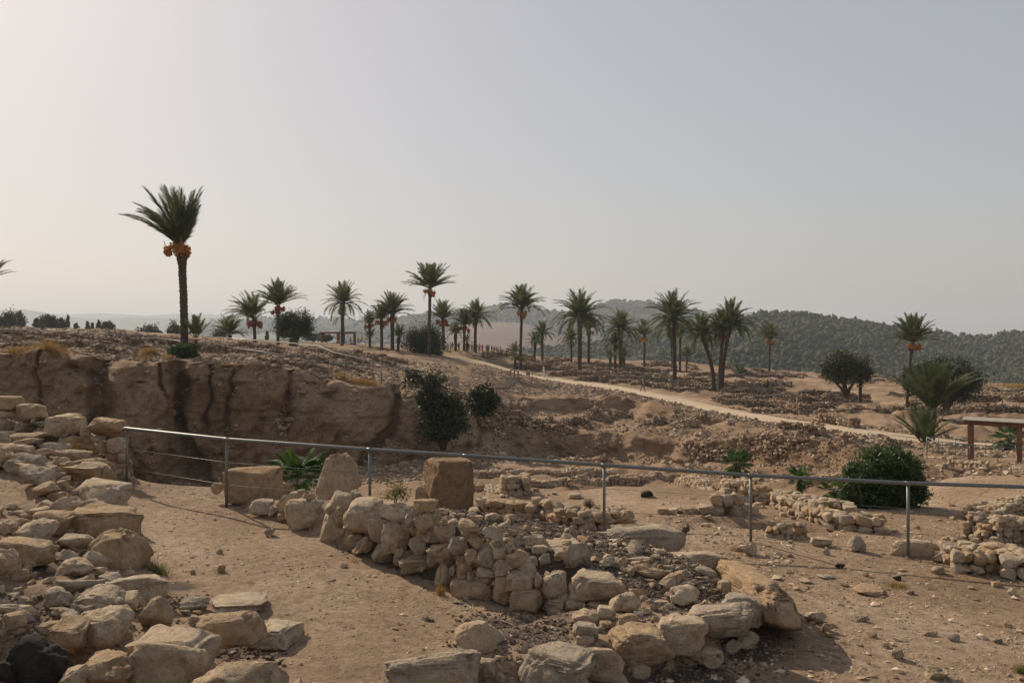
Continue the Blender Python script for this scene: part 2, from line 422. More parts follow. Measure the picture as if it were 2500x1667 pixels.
def knots(u):
    t = np.clip((np.asarray(u, float) - UT[0]) / (UT[1] - UT[0]), 0, len(UT) - 1.001)
    i = t.astype(int); f = (t - i)[..., None]
    return KD[i] * (1 - f) + KD[i + 1] * f, KZ[i] * (1 - f) + KZ[i + 1] * f

def XY(px, d): return (U(px) * d, d)

# earth cores of the walls and other humps: polylines of (photo column, distance, half width, height)
RIDGES = [
 [(600,12.95,.2,.1),(700,12.15,.25,.2),(800,11.7,.3,.33),(900,10.9,.38,.45),(1000,10.55,.45,.55),(1100,10.3,.6,.58),(1200,10.15,.8,.56),(1330,9.9,1.0,.5),(1450,9.7,1.0,.46),(1560,9.25,.95,.42),(1650,8.75,.8,.36),(1720,8.35,.5,.25)],
 [(1640,8.1,.5,.3),(1500,7.75,.6,.28),(1360,7.35,.55,.24),(1200,7.15,.5,.2),(1080,7.0,.4,.12)],
 [(-200,15.7,.3,.45),(0,15.25,.3,.42),(150,15.0,.28,.42),(290,14.75,.22,.4)],
 [(60,13.2,.7,.1),(160,11.6,.6,.1),(250,10.0,.5,.08),(280,8.9,.4,.06),(240,7.6,.6,.1),(330,6.6,.4,.06)],
]
PITS = [(1905, 13.6, .62, -.22), (1780, 13.9, .4, -.1), (110, 6.15, .6, -.4)]   # column, distance, radius, depth
PATH_PTS = [(1150,121),(1200,118.5),(1260,116.5),(1330,113.5),(1400,107),(1480,100),(1570,92.5),(1660,85.5),(1750,79),(1830,74.5),(1900,70.5),(2000,66.5),(2100,63.5),(2200,60.5),(2300,57.5),(2400,55.5),(2520,53.5),(2800,51)]
PATH_XY = np.array([XY(p, d) for p, d in PATH_PTS])
LANE_XY = np.array([XY(p, d) for p, d in [(2030,112),(2110,104),(2160,96),(2200,86),(2250,77),(2330,70)]])

def seg_dist(x, y, pts):
    """distance to a polyline and parameter (segment index + t)"""
    best = np.full(x.shape, 1e9); par = np.zeros(x.shape)
    for i in range(len(pts) - 1):
        ax, ay = pts[i]; bx, by = pts[i + 1]
        dx, dy = bx - ax, by - ay
        t = np.clip(((x - ax) * dx + (y - ay) * dy) / (dx * dx + dy * dy), 0, 1)
        dd = np.hypot(x - ax - t * dx, y - ay - t * dy)
        b = dd < best
        best = np.where(b, dd, best); par = np.where(b, i + t, par)
    return best, par

def humps(x, y):
    z = np.zeros_like(x)
    near = y < 17
    if near.any():
        xn, yn = x[near], y[near]; zz = np.zeros_like(xn)
        for rd in RIDGES:
            P = np.array([XY(p[0], p[1]) for p in rd])
            dist, par = seg_dist(xn, yn, P)
            hw = np.interp(par, np.arange(len(rd)), [p[2] for p in rd]); hh = np.interp(par, np.arange(len(rd)), [p[3] for p in rd])
            dist = dist + 0.10 * vnoise(xn * 2.2, yn * 2.2, seed=31)
            zz = np.maximum(zz, hh * (1 - sstep(0.62, 1.12, dist / hw)))
        for px, d, r, dep in PITS:
            cx, cy = XY(px, d)
            q = np.hypot((xn - cx) / 1.7, yn - cy) / r
            zz += dep * (1 - sstep(0.55, 1.0, q))
        z[near] = zz
    return z

def relief(x, y):
    d = np.asarray(y, float)
    a1 = np.interp(d, [3, 15, 22, 60, 180, 260, 600], [.022, .03, .14, .26, .32, .3, .5])
    a2 = np.interp(d, [3, 14, 22, 40, 60, 180, 260, 600], [.03, .05, .3, .55, .45, .4, 2.0, 4.0])
    pd, _ = seg_dist(x, y, PATH_XY)
    k = 0.1 + 0.9 * sstep(1.8, 6.0, pd)
    r = fbm(x / 6.5, y / 6.5, oct=3, seed=3) * a2 + fbm(x / 1.25, y / 1.25, oct=3, seed=11) * a1
    # rough terraced lumps on the trench slopes
    m = sstep(24, 50, d) * (1 - sstep(85, 105, d)) * sstep(-0.02, 0.1, x / np.maximum(d, 1))
    q = fbm(x / 3.2, y / 2.2, oct=4, seed=23)
    r = r + m * (0.95 * np.abs(q) ** 0.8 - 0.25)
    fx, fy = XY(2420, 47.0)
    k = k * (0.12 + 0.88 * sstep(4.0, 9.0, np.hypot(x - fx, y - fy)))
    return r * k

def ground_z(x, y):
    x = np.atleast_1d(np.asarray(x, float)); y = np.atleast_1d(np.asarray(y, float))
    D, Z = knots(x / np.maximum(y, 0.5))
    i = np.clip((D <= y[:, None]).sum(1) - 1, 0, NK - 2)
    ar = np.arange(len(x))
    t = np.clip((y - D[ar, i]) / (D[ar, i + 1] - D[ar, i]), 0, 1)
    z = Z[ar, i] + (Z[ar, i + 1] - Z[ar, i]) * t
    return z + relief(x, y) + humps(x, y)

def gz(x, y): return float(ground_z([x], [y])[0])

_HD = 3.5 * (300 / 3.5) ** np.linspace(0, 1, 1500)
def hit(px, py, dmin=3.5, dmax=300.0):
    """distance at which the line of sight through a photograph pixel meets the ground"""
    d = _HD[(_HD >= dmin) & (_HD <= dmax)]
    g = ground_z(U(px) * d, d)
    ray = EYE - (py - HOR) / F * d
    below = np.where(ray <= g)[0]
    if len(below) == 0: return float(d[-1])
    i = below[0]
    if i == 0: return float(d[0])
    a, b = ray[i - 1] - g[i - 1], ray[i] - g[i]
    return float(d[i - 1] + (d[i] - d[i - 1]) * a / (a - b + 1e-9))

def at(px, py, d): return Vector((U(px) * d, d, Y(d, py)))

# ------------------------------------------------------------------ ground sheet
upx = np.concatenate([np.linspace(-1500, -60, 36)[:-1], np.linspace(-60, 2560, 450), np.linspace(2560, 4100, 36)[1:]])
uu = U(upx)
SEG = [6, 55, 85, 96, 22, 42, 112, 36, 26, 36, 56, 56, 34, 20, 26]
D0, Z0 = knots(uu)
rowsD, rowsZ, rowS = [], [], []
for k, n in enumerate(SEG):
    t = np.arange(n) / n
    for a in t:
        if k == 14: dd = D0[:, k] * (D0[:, k + 1] / D0[:, k]) ** a
        else: dd = D0[:, k] + (D0[:, k + 1] - D0[:, k]) * a
        tt = (dd - D0[:, k]) / (D0[:, k + 1] - D0[:, k])
        rowsD.append(dd); rowsZ.append(Z0[:, k] + (Z0[:, k + 1] - Z0[:, k]) * tt); rowS.append(k + a)
rowsD.append(D0[:, 15]); rowsZ.append(Z0[:, 15]); rowS.append(15.0)
GD = np.array(rowsD); GZ = np.array(rowsZ); GS = np.array(rowS)[:, None] + 0 * GD
GX = uu[None, :] * GD
shp = GD.shape
gx, gy = GX.ravel(), GD.ravel()
gzv = GZ.ravel() + relief(gx, gy) + humps(gx, gy)
GZ = gzv.reshape(shp)
# the cut faces of the trench: gullies, buttresses and scars worn into the earth
cl = (1 - sstep(-0.10, 0.02, uu))[None, :]
win = sstep(5.75, 6.15, GS) * (1 - sstep(7.0, 7.5, GS)) * cl
mid = win > 0.001
xx, zz = GX[mid], GZ[mid]
tt = GS[mid]
lean = xx + 0.30 * zz * (1 - sstep(-20, -13, xx)) + 0.10 * zz * fbm(xx / 5.0, xx * 0, oct=2, seed=7) * 3 + 0.8 * fbm(xx / 2.5, zz / 2.5, oct=3, seed=6)
gul = np.abs(fbm(lean / 5.2, zz / 30.0, oct=3, seed=41))            # 0 = crack line
gul2 = np.abs(fbm(lean / 1.9, zz / 10.0, oct=3, seed=43))
hh = np.clip(tt - 6.0, 0, 1)
disp = (0.6 + 0.4 * hh) * 2.1 * (1 - sstep(.015, .07 + .07 * hh, gul)) + (.4 + .6 * hh) * 0.75 * (1 - sstep(.01, .12, gul2))
bay = fbm(xx / 8.0, zz / 40.0, oct=2, seed=47)
disp += 2.2 * sstep(-.1, .35, bay) * (0.75 + .25 * fbm(xx / 2.0, zz / 3.0, oct=2, seed=48)) + 0.8 * fbm(xx / 1.4, zz / 2.2, oct=5, seed=53, gain=.6) + 0.2 * fbm(xx / .32, zz / .4, oct=3, seed=57)
holes = fbm(xx / 0.7, zz / 0.55, oct=3, seed=59)
disp += 0.4 * sstep(0.46, 0.75, holes)
disp += 1.6 * (1 - sstep(6.03, 6.22, tt)) * sstep(-0.1, 0.4, fbm(xx / 3.0, zz / 9.0, oct=2, seed=61)) - .8   # undercut foot
strata = fbm(xx / 9.0, zz / 0.35, oct=3, seed=63)
disp += 0.10 * strata
GD2 = GD.copy()
crest = np.exp(-((GS[mid] - 6.99) / .13) ** 2)
GZ[mid] -= crest * win[mid] * (.7 * np.exp(-gul / .06) + .3 * np.abs(fbm(xx / 1.7, zz * 0, oct=3, seed=65)))
GD2[mid] += disp * win[mid]
GX2 = uu[None, :] * GD2
# rugged lumps on the other trench banks
win2 = sstep(5.5, 6.1, GS) * (1 - sstep(9.3, 10.0, GS)) * (1 - cl)
m2 = win2 > 0.01
GD2[m2] += win2[m2] * (1.0 * fbm(GX[m2] / 3.0, GZ[m2] / 2.2, oct=4, seed=71) + .5 * fbm(GX[m2] / .8, GZ[m2] / .7, oct=3, seed=73))
GX2[m2] = (uu[None, :] + 0 * GD)[m2] * GD2[m2]
verts = np.stack([GX2.ravel(), GD2.ravel(), GZ.ravel()], 1)
nr, nc = shp
ii = (np.arange(nr - 1)[:, None] * nc + np.arange(nc - 1)[None, :]).ravel()
quads = np.stack([ii, ii + 1, ii + nc + 1, ii + nc], 1)
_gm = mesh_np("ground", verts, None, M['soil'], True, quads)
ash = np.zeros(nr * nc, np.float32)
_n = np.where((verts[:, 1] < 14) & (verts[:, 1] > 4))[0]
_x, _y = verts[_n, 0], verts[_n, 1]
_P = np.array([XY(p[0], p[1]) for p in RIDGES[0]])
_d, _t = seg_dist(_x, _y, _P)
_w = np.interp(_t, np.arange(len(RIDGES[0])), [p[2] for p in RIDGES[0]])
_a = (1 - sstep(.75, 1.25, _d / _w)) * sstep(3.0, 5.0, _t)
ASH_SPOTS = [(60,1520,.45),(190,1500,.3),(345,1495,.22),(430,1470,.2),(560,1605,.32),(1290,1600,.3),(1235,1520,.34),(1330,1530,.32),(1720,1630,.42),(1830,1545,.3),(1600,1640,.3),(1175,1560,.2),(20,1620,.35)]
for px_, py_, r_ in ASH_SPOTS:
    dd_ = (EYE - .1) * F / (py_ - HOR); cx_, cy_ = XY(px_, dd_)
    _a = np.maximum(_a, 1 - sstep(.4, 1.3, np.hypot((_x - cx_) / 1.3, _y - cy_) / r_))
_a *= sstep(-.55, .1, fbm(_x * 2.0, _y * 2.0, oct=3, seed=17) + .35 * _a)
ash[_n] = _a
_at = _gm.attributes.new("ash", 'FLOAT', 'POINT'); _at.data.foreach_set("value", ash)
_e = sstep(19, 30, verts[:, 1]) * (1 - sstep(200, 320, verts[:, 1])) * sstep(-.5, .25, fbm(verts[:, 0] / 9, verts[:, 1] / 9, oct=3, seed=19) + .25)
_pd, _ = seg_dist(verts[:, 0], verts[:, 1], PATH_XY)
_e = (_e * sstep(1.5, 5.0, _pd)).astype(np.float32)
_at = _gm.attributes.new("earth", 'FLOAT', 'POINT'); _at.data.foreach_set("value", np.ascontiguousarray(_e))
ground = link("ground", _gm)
tag(ground, kind="structure")
del verts, quads, GX, GX2

# exact placing on the finished ground
_GDT = np.maximum.accumulate(np.ascontiguousarray(GD2.T), axis=1); _GZT = np.ascontiguousarray(GZ.T)
def gz(x, y):
    u = x / y
    c = int(np.searchsorted(uu, u)) - 1
    c = 0 if c < 0 else (len(uu) - 2 if c > len(uu) - 2 else c)
    t = min(max((u - uu[c]) / (uu[c + 1] - uu[c]), 0.0), 1.0)
    z = [0.0, 0.0]
    for k in (0, 1):
        D_ = _GDT[c + k]
        j = int(np.searchsorted(D_, y)) - 1
        j = 0 if j < 0 else (len(D_) - 2 if j > len(D_) - 2 else j)
        f = (y - D_[j]) / max(D_[j + 1] - D_[j], 1e-6)
        f = 0.0 if f < 0 else (1.0 if f > 1 else f)
        z[k] = _GZT[c + k, j] * (1 - f) + _GZT[c + k, j + 1] * f
    return float(z[0] * (1 - t) + z[1] * t)
def hit(px, py, dmin=3.5, dmax=300.0):
    u = U(px)
    c = int(np.clip(np.searchsorted(uu, u) - 1, 0, len(uu) - 2)); t = min(max((u - uu[c]) / (uu[c + 1] - uu[c]), 0.0), 1.0)
    D_ = _GDT[c] * (1 - t) + _GDT[c + 1] * t; Z_ = _GZT[c] * (1 - t) + _GZT[c + 1] * t
    gap = EYE - (py - HOR) / F * D_ - Z_
    i = np.where((gap <= 0) & (D_ >= dmin))[0]
    if len(i) == 0: return dmax
    i = int(i[0])
    if i == 0: return float(D_[0])
    return float(min(dmax, D_[i - 1] + (D_[i] - D_[i - 1]) * np.clip(gap[i - 1] / (gap[i - 1] - gap[i] + 1e-9), 0, 1)))

# paths: sheets of paler trodden sand
def strip(name, pts, half, lift, mat, wob=0.25):
    p = np.array(pts, float)
    seg = np.linalg.norm(np.diff(p, axis=0), axis=1); s = np.concatenate([[0], np.cumsum(seg)])
    n = int(s[-1] / 0.8)
    t = np.linspace(0, s[-1], n)
    c = np.stack([_smooth(np.interp(t, s, p[:, k]), 5) for k in (0, 1)], 1)
    tan = np.gradient(c, axis=0); tan /= np.linalg.norm(tan, axis=1)[:, None]
    nor = np.stack([-tan[:, 1], tan[:, 0]], 1)
    W = np.linspace(-1, 1, 9)
    rows = []
    for w in W:
        hw = half * (1 + wob * vnoise(t / 3.0, t * 0 + w, seed=5))
        q = c + nor * (w * hw)[:, None]
        z = ground_z(q[:, 0], q[:, 1]) + lift - 0.10 * (abs(w) > 0.95)
        rows.append(np.column_stack([q, z]))
    V = np.stack(rows, 1).reshape(-1, 3)
    a = (np.arange(n - 1)[:, None] * 9 + np.arange(8)[None, :]).ravel()
    return tag(link(name, mesh_np(name, V, None, mat, True, np.stack([a, a + 1, a + 10, a + 9], 1))), kind="structure")
strip("path", PATH_XY, 1.65, 0.09, M['path'])
strip("path", LANE_XY, 1.6, 0.08, M['soil'])

# ------------------------------------------------------------------ hills beyond the mound
def hill(name, sky, d1, d0, z0, mat, seed, spur, back=0.35, nu=200, nr=46, drop=0.0, px0=None, px1=None):
    px = np.linspace(px0 if px0 is not None else sky[0][0], px1 if px1 is not None else sky[-1][0], nu)
    py = np.interp(px, [s[0] for s in sky], [s[1] for s in sky])
    zr = Y(d1, py) - drop
    t = np.concatenate([np.linspace(0, 1, nr), 1 + np.linspace(0, 1, 12)[1:]])
    u = U(px)
    rows = []
    for a in t:
        if a <= 1:
            d = d0 + (d1 - d0) * a + 0 * u
            s = a ** 0.85
            z = z0 + (zr - z0) * s
        else:
            d = d1 * (1 + back * (a - 1)) + 0 * u
            z = zr + (z0 - zr) * (a - 1) ** 1.3
        x = u * d
        w = math.sin(math.pi * min(a, 1)) ** 0.8 if a < 1 else 0
        n = fbm(x / (d1 * 0.11), d / (d1 * 0.11), oct=4, seed=seed)
        z = z + spur * w * n - spur * 0.5 * w
        rows.append(np.stack([x, d, z], 1))
    V = np.array(rows)
    n0, n1 = V.shape[:2]
    i = (np.arange(n0 - 1)[:, None] * n1 + np.arange(n1 - 1)[None, :]).ravel()
    o = link(name, mesh_np(name, V.reshape(-1, 3), None, mat, True, np.stack([i, i + 1, i + n1 + 1, i + n1], 1)))
    tag(o, kind="structure")
    return V
SKY_R = [(1050,872),(1200,858),(1350,842),(1450,832),(1600,806),(1750,778),(1850,762),(1930,757),(1970,760),(2050,775),(2065,774),(2120,781),(2190,795),(2260,803),(2350,815),(2400,818),(2440,811),(2500,807),(2700,800),(3300,815)]
SKY_C = [(820,795),(900,790),(980,776),(1040,768),(1100,763),(1150,750),(1210,740),(1255,744),(1310,756),(1370,761),(1440,754),(1480,736),(1550,731),(1600,737),(1680,752),(1760,768),(1880,775),(2050,792),(2300,815)]
SKY_M = [(420,800),(500,790),(580,780),(640,776),(700,774),(760,776),(830,778),(870,782),(930,778),(1000,772),(1060,766),(1140,770),(1250,776)]
SKY_L = [(-700,742),(-400,748),(0,757),(60,756),(110,763),(150,772),(240,778),(330,775),(420,778),(520,775),(600,780),(680,785),(800,792)]
SKY_F = [(-600,752),(-200,760),(100,766),(130,765),(170,767),(240,764),(300,767),(360,770),(460,765),(540,768),(620,772),(680,776),(760,778),(900,784)]
SKY_B = [(960,842),(1040,812),(1100,797),(1180,786),(1270,788),(1330,802),(1400,826),(1460,846)]
HV = {}
HV['near'] = hill("hill", SKY_R, 700, 330, -40, M['hill'], 101, 13, drop=2.5)
HV['centre'] = hill("hill", SKY_C, 1950, 1540, -38, M['hill'], 103, 26, drop=4)
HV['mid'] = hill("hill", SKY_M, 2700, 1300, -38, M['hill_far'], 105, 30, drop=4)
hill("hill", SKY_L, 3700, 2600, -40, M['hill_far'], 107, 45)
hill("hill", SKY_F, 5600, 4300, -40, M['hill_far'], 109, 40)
hill("field", SKY_B, 1500, 820, -40, M['field'], 111, 5, nu=90, nr=30)

ICO_V = None
def ico(sub):
    import bmesh
    bm = bmesh.new(); bmesh.ops.create_icosphere(bm, subdivisions=sub, radius=1.0)
    bm.verts.index_update()
    v = np.array([x.co[:] for x in bm.verts]); f = np.array([[x.index for x in q.verts] for q in bm.faces]); bm.free()
    return v, f
ICO = {s: ico(s) for s in (1, 2, 3, 4, 5)}
ICO[0] = (np.array([(1, 0, 0), (-1, 0, 0), (0, 1, 0), (0, -1, 0), (0, 0, 1), (0, 0, -1)], float) * 1.15,
          np.array([(0, 2, 4), (2, 1, 4), (1, 3, 4), (3, 0, 4), (2, 0, 5), (1, 2, 5), (3, 1, 5), (0, 3, 5)]))

def blobs(centers, radii, sub, jit, seed, flat=None):
    """many lumpy pieces in one vertex array"""
    g = np.random.default_rng(seed)
    v0, f0 = ICO[sub]
    n, k = len(centers), len(v0)
    q = g.normal(size=(n, 4)); q /= np.linalg.norm(q, axis=1)[:, None]
    w, x, y, z = q.T
    Rm = np.stack([np.stack([1 - 2 * (y * y + z * z), 2 * (x * y - w * z), 2 * (x * z + w * y)], 1),
                   np.stack([2 * (x * y + w * z), 1 - 2 * (x * x + z * z), 2 * (y * z - w * x)], 1),
                   np.stack([2 * (x * z - w * y), 2 * (y * z + w * x), 1 - 2 * (x * x + y * y)], 1)], 1)
    sc = 1 + jit * g.uniform(-1, 1, size=(n, k, 1))
    an = g.uniform(.62, 1.2, size=(n, 1, 3))
    V = np.einsum('nij,nkj->nki', Rm, v0[None] * an * sc)
    r = np.asarray(radii, float)
    if r.ndim == 1: r = np.repeat(r[:, None], 3, 1)
    V = V * r[:, None, :] + np.asarray(centers)[:, None, :]
    Fc = f0[None] + (np.arange(n) * k)[:, None, None]
    return V.reshape(-1, 3), Fc.reshape(-1, 3)

def forest(name, V, n, rmin, rmax, sub, seed, rowlo, rowhi, label, gap=-0.35):
    g = np.random.default_rng(seed)
    nr_, nc_ = V.shape[:2]
    ri = rowlo + (rowhi - rowlo) * g.random(n) ** 0.8; ci = g.random(n) * (nc_ - 1.01)
    a, b = ri.astype(int), ci.astype(int); fa, fb = (ri - a)[:, None], (ci - b)[:, None]
    P = (V[a, b] * (1 - fa) + V[a + 1, b] * fa) * (1 - fb) + (V[a, b + 1] * (1 - fa) + V[a + 1, b + 1] * fa) * fb
    keep = fbm(P[:, 0] / 60, P[:, 1] / 60, oct=3, seed=seed) > gap
    P = P[keep]; n = len(P)
    r = rmin + (rmax - rmin) * g.random(n) ** 2.2
    P[:, 2] += r * 0.55
    R3 = np.stack([r, r, r * g.uniform(.8, 1.25, n)], 1)
    v, f = blobs(P, R3, sub, 0.34, seed + 1)
    o = link(name, mesh_np(name, v, f, M['forest'], True))
    return tag(o, label, "forest", kind="stuff")
forest("forest", HV['near'], 30000, .8, 3.0, 0, 201, 6, 46, "dense green wood covering the near hillside behind the palms", -0.95)
forest("forest", HV['centre'], 5000, 3.0, 8.5, 0, 203, 8, 46, "grey green wood on the hazy double hill in the middle", -0.4)
forest("forest", HV['mid'], 2400, 4, 10, 0, 205, 25, 46, "hazy wooded ridge behind the timber shelter", -0.4)
# ------------------------------------------------------------------ stones
def rock_mesh(name, seed, sub=3, kind='r', mat=None):
    """one boulder filling the box -1..1: r rounded, b blocky, f flat slab, t pointed"""
    g = np.random.default_rng(seed)
    v, f = ICO[sub]
    p = v.copy()
    e = {'r': 0.74, 'b': 0.42, 'f': 0.48, 't': 0.58, 'q': 0.2}[kind]
    p = np.sign(p) * np.abs(p) ** e
    p /= np.abs(p).max(0)
    if kind in 'bf':      # a box that leans and narrows
        p[:, 0] *= 1 + g.uniform(-.16, .16) * p[:, 2] + g.uniform(-.14, .14) * p[:, 1]
        p[:, 1] *= 1 + g.uniform(-.16, .16) * p[:, 2]
        p[:, 2] *= 1 + g.uniform(-.22, .22) * p[:, 0]
    if kind == 't':
        h = (p[:, 2] + 1) / 2
        k = 1 - g.uniform(.5, .68) * h ** 1.3
        p[:, 0] = p[:, 0] * k + g.uniform(-.3, .3) * h; p[:, 1] *= k
    # broken facets
    for i in range({'r': 20, 'b': 12, 'f': 10, 't': 13, 'q': 4}[kind]):
        n = g.normal(size=3); n /= np.linalg.norm(n)
        if kind in 'bf': n *= (1, 1, .7); n /= np.linalg.norm(n)
        s = p @ n
        lim = np.quantile(s, g.uniform(.82, .97)) if kind != 'r' else np.quantile(s, g.uniform(.76, .94))
        over = np.maximum(s - lim, 0)
        p -= np.outer(over * g.uniform(.8, .98), n)
    o = g.uniform(0, 90, 3)
    r = v
    q = p * 1.0
    am = .55 if kind == 'q' else 1.0
    n1 = fbm(q[:, 0] * 1.1 + o[0], q[:, 1] * 1.1 + o[1], q[:, 2] * 1.1 + o[2], oct=3, seed=seed % 97)
    p += r * (0.15 * am * n1)[:, None]
    if sub >= 3:
        n2 = np.abs(fbm(q[:, 0] * 2.6 + o[1], q[:, 1] * 2.6 + o[2], q[:, 2] * 2.6 + o[0], oct=5 if sub > 3 else 3, seed=seed % 89 + 5, gain=.62))
        p -= r * (0.26 * am * n2)[:, None]
        dent = fbm(q[:, 0] * 2.2 + o[2], q[:, 1] * 2.2 + o[0], q[:, 2] * 2.2, oct=2, seed=seed % 83 + 9)
        p -= r * (0.13 * am * sstep(.25, .55, dent))[:, None]
    if sub >= 4:
        n3 = fbm(q[:, 0] * 9 + o[0], q[:, 1] * 9 + o[2], q[:, 2] * 9 + o[1], oct=3, seed=seed % 71 + 3, gain=.7)
        p += r * (0.05 * n3)[:, None]
    lo, hi = p.min(0), p.max(0)
    p = (p - (lo + hi) / 2) / ((hi - lo) / 2)
    return mesh_np(name, p, f, mat or M['stone'], sub >= 4)

LIB = {}
def lib(kind, sub, mat='stone'):
    key = (kind, sub, mat)
    if key not in LIB:
        LIB[key] = [rock_mesh("stone", 1000 + 37 * i + ord(kind[0]) * 7 + sub, sub, kind, M[mat]) for i in range(9 if sub == 2 else 7)]
    return LIB[key]

_seed = [500]
def stone_obj(center, half, rot=(0, 0, 0), kind='r', sub=2, parent=None, name='stone', mat='stone', unique=False):
    _seed[0] += 1
    if unique: me = rock_mesh(name, 9000 + _seed[0] * 13, sub, kind, M[mat])
    else:
        L_ = lib(kind, sub, mat); me = L_[_seed[0] * 5 % len(L_)]
    o = link(name, me, None, center)
    o.scale = half
    o.rotation_euler = Euler(rot)
    if parent is not None:
        o.parent = parent; o.location = Vector(center) - Vector(parent.location)
    return o

def zoomed(ox, oy, s=3.357):
    """boxes measured on an enlarged view whose corner is at photograph pixel (ox, oy)"""
    def f(x0, y0, x1, y1): return ox + x0 / s, oy + y0 / s, ox + x1 / s, oy + y1 / s
    return f

def stone_from_box(bx, d=None, kind='r', roll=0.0, parent=None, name='stone', mat='stone', sub=None, thick=None, sink=0.12, wk=1.1, hk=1.0):
    """a stone that shows as the box bx = (x0, y0, x1, y1) in the photograph; d = distance of its front, else where its foot meets the ground"""
    x0, y0, x1, y1 = bx
    xc = (x0 + x1) / 2
    if d is None:
        d = hit(xc, min(y1, 1740))
    elif callable(d):
        d = d(xc, y1)
    k = d / F
    w, h = (x1 - x0) * k, (y1 - y0) * k
    tn = (max(y0, HOR + 50) - HOR) / F
    if kind == 'f':
        T = 0.72 * h / tn; T = min(T, 1.5 * w); ht = max(h - T * tn * .85, .3 * h)
    else:
        T = (thick or 0.85) * min(w, 1.5 * h); T = min(T, 1.4 * w)
        ht = max(h - 0.45 * T * tn, .72 * h)
    zb = Y(d, y1)
    g = _seed[0] * 7 % 11 / 11.0
    if sub is None:
        sub = 4 if (x1 - x0) > 62 else 3
    ht *= (1 + sink) * hk
    c = (U(xc) * (d + T * .3), d + T * .3, zb + ht / 2 - ht * sink * .8)
    return stone_obj(c, (w / 2 * wk, T / 2, ht / 2 * 1.05), (R((g - .5) * 10), R(-roll), R((g * 7 % 1 - .5) * 26)), kind, sub, parent, name, mat, unique=(x1 - x0) > 45)

# --- foreground walls -------------------------------------------------------------------------
z1, z2, z3, z4, z5, z6, z7, z8 = zoomed(0, 900), zoomed(0, 1200), zoomed(500, 1050), zoomed(900, 1200), zoomed(1400, 1200), zoomed(1100, 1050), zoomed(1800, 1000), zoomed(1800, 1200)

def wall_root(px, d, label, group=None):
    x, y = XY(px, d)
    return empty("stone_wall", (x, y, gz(x, y)), label, "stone wall", group, "thing")

# 1. wall of large dressed blocks behind the left boulders
W1 = wall_root(150, 14.3, "wall of big dressed blocks over small rubble, ending at the first rail post")
d1 = lambda px, y1: float(np.interp(px, [-60, 0, 150, 310], [15.0, 14.75, 14.45, 14.05]))
for b, k, m in [((-90,225,155,332),'q','stone'),((0,335,140,392),'b','stone'),((-60,385,135,545),'r','stone'),((148,285,358,430),'b','stone'),((388,375,660,545),'b','stone'),
             ((665,460,740,548),'r','stone'),((738,400,1005,548),'b','stone'),((140,420,250,525),'r','stone'),((250,405,290,442),'r','stone'),((290,425,385,478),'r','stone'),
             ((150,470,300,560),'b','stone_dark'),((280,475,395,570),'r','stone'),((150,550,390,650),'b','stone'),((395,540,520,640),'b','stone_dark'),((510,540,640,640),'b','stone'),((395,630,640,740),'b','stone'),
             ((635,545,750,620),'r','stone'),((640,600,800,695),'b','stone'),((750,548,860,600),'b','stone'),((800,585,935,685),'r','stone'),((905,560,1030,685),'b','stone'),((800,690,860,730),'r','stone'),((885,682,975,742),'b','stone'),
             ((860,740,945,808),'r','stone'),((935,770,1025,832),'r','stone'),((890,810,945,852),'r','stone'),((925,855,1012,945),'b','stone'),((945,815,1035,862),'b','stone'),
             ((1052,885,1100,938),'r','stone'),((690,690,830,790),'b','stone'),((1045,745,1085,805),'r','stone'),((840,850,930,940),'r','stone'),((975,690,1040,775),'b','stone'),((1010,830,1060,900),'r','stone')]:
    stone_from_box(z1(*b), d1, k, parent=W1, mat=m, thick=1.1, sink=.08)

# 2. tumbled boulder wall at the left
W2 = wall_root(230, 9.0, "broad tumbled wall of pale boulders along the left edge of the dirt track")
for b, k in [((-40,520,150,562),'f'),((20,535,360,612),'f'),((80,580,340,642),'b'),((280,620,592,692),'b'),((-60,640,290,765),'r'),((290,665,447,728),'f'),((470,680,742,788),'b'),
             ((75,720,372,862),'r'),((-70,700,100,840),'r'),((115,790,482,902),'r'),((172,825,462,978),'r'),((528,750,892,872),'b'),((558,800,937,978),'r'),((288,945,472,1058),'r'),
             ((465,925,557,998),'r'),((400,1020,602,1098),'r'),((638,955,1087,1185),'b'),((300,1090,452,1168),'r'),((412,1085,662,1252),'r'),((658,1115,742,1225),'r'),((728,1085,992,1218),'r'),
             ((130,1145,422,1245),'f'),((318,1190,582,1375),'b'),((578,1175,1132,1425),'b'),((132,1280,417,1480),'r'),((458,1385,742,1508),'f'),((-30,1260,130,1355),'r'),
             ((445,728,560,790),'r'),((360,855,520,925),'f'),((480,895,570,960),'r'),((590,870,700,930),'r'),((0,560,80,610),'r'),((540,1000,640,1060),'r'),((-60,545,60,640),'r')]:
    if k == 'f' or (k == 'b' and (b[0] + b[1]) % 5 < 2): k = 'r'
    stone_from_box(z1(*b), None, k, parent=W2, thick=1.15, hk=1.28, wk=1.16)
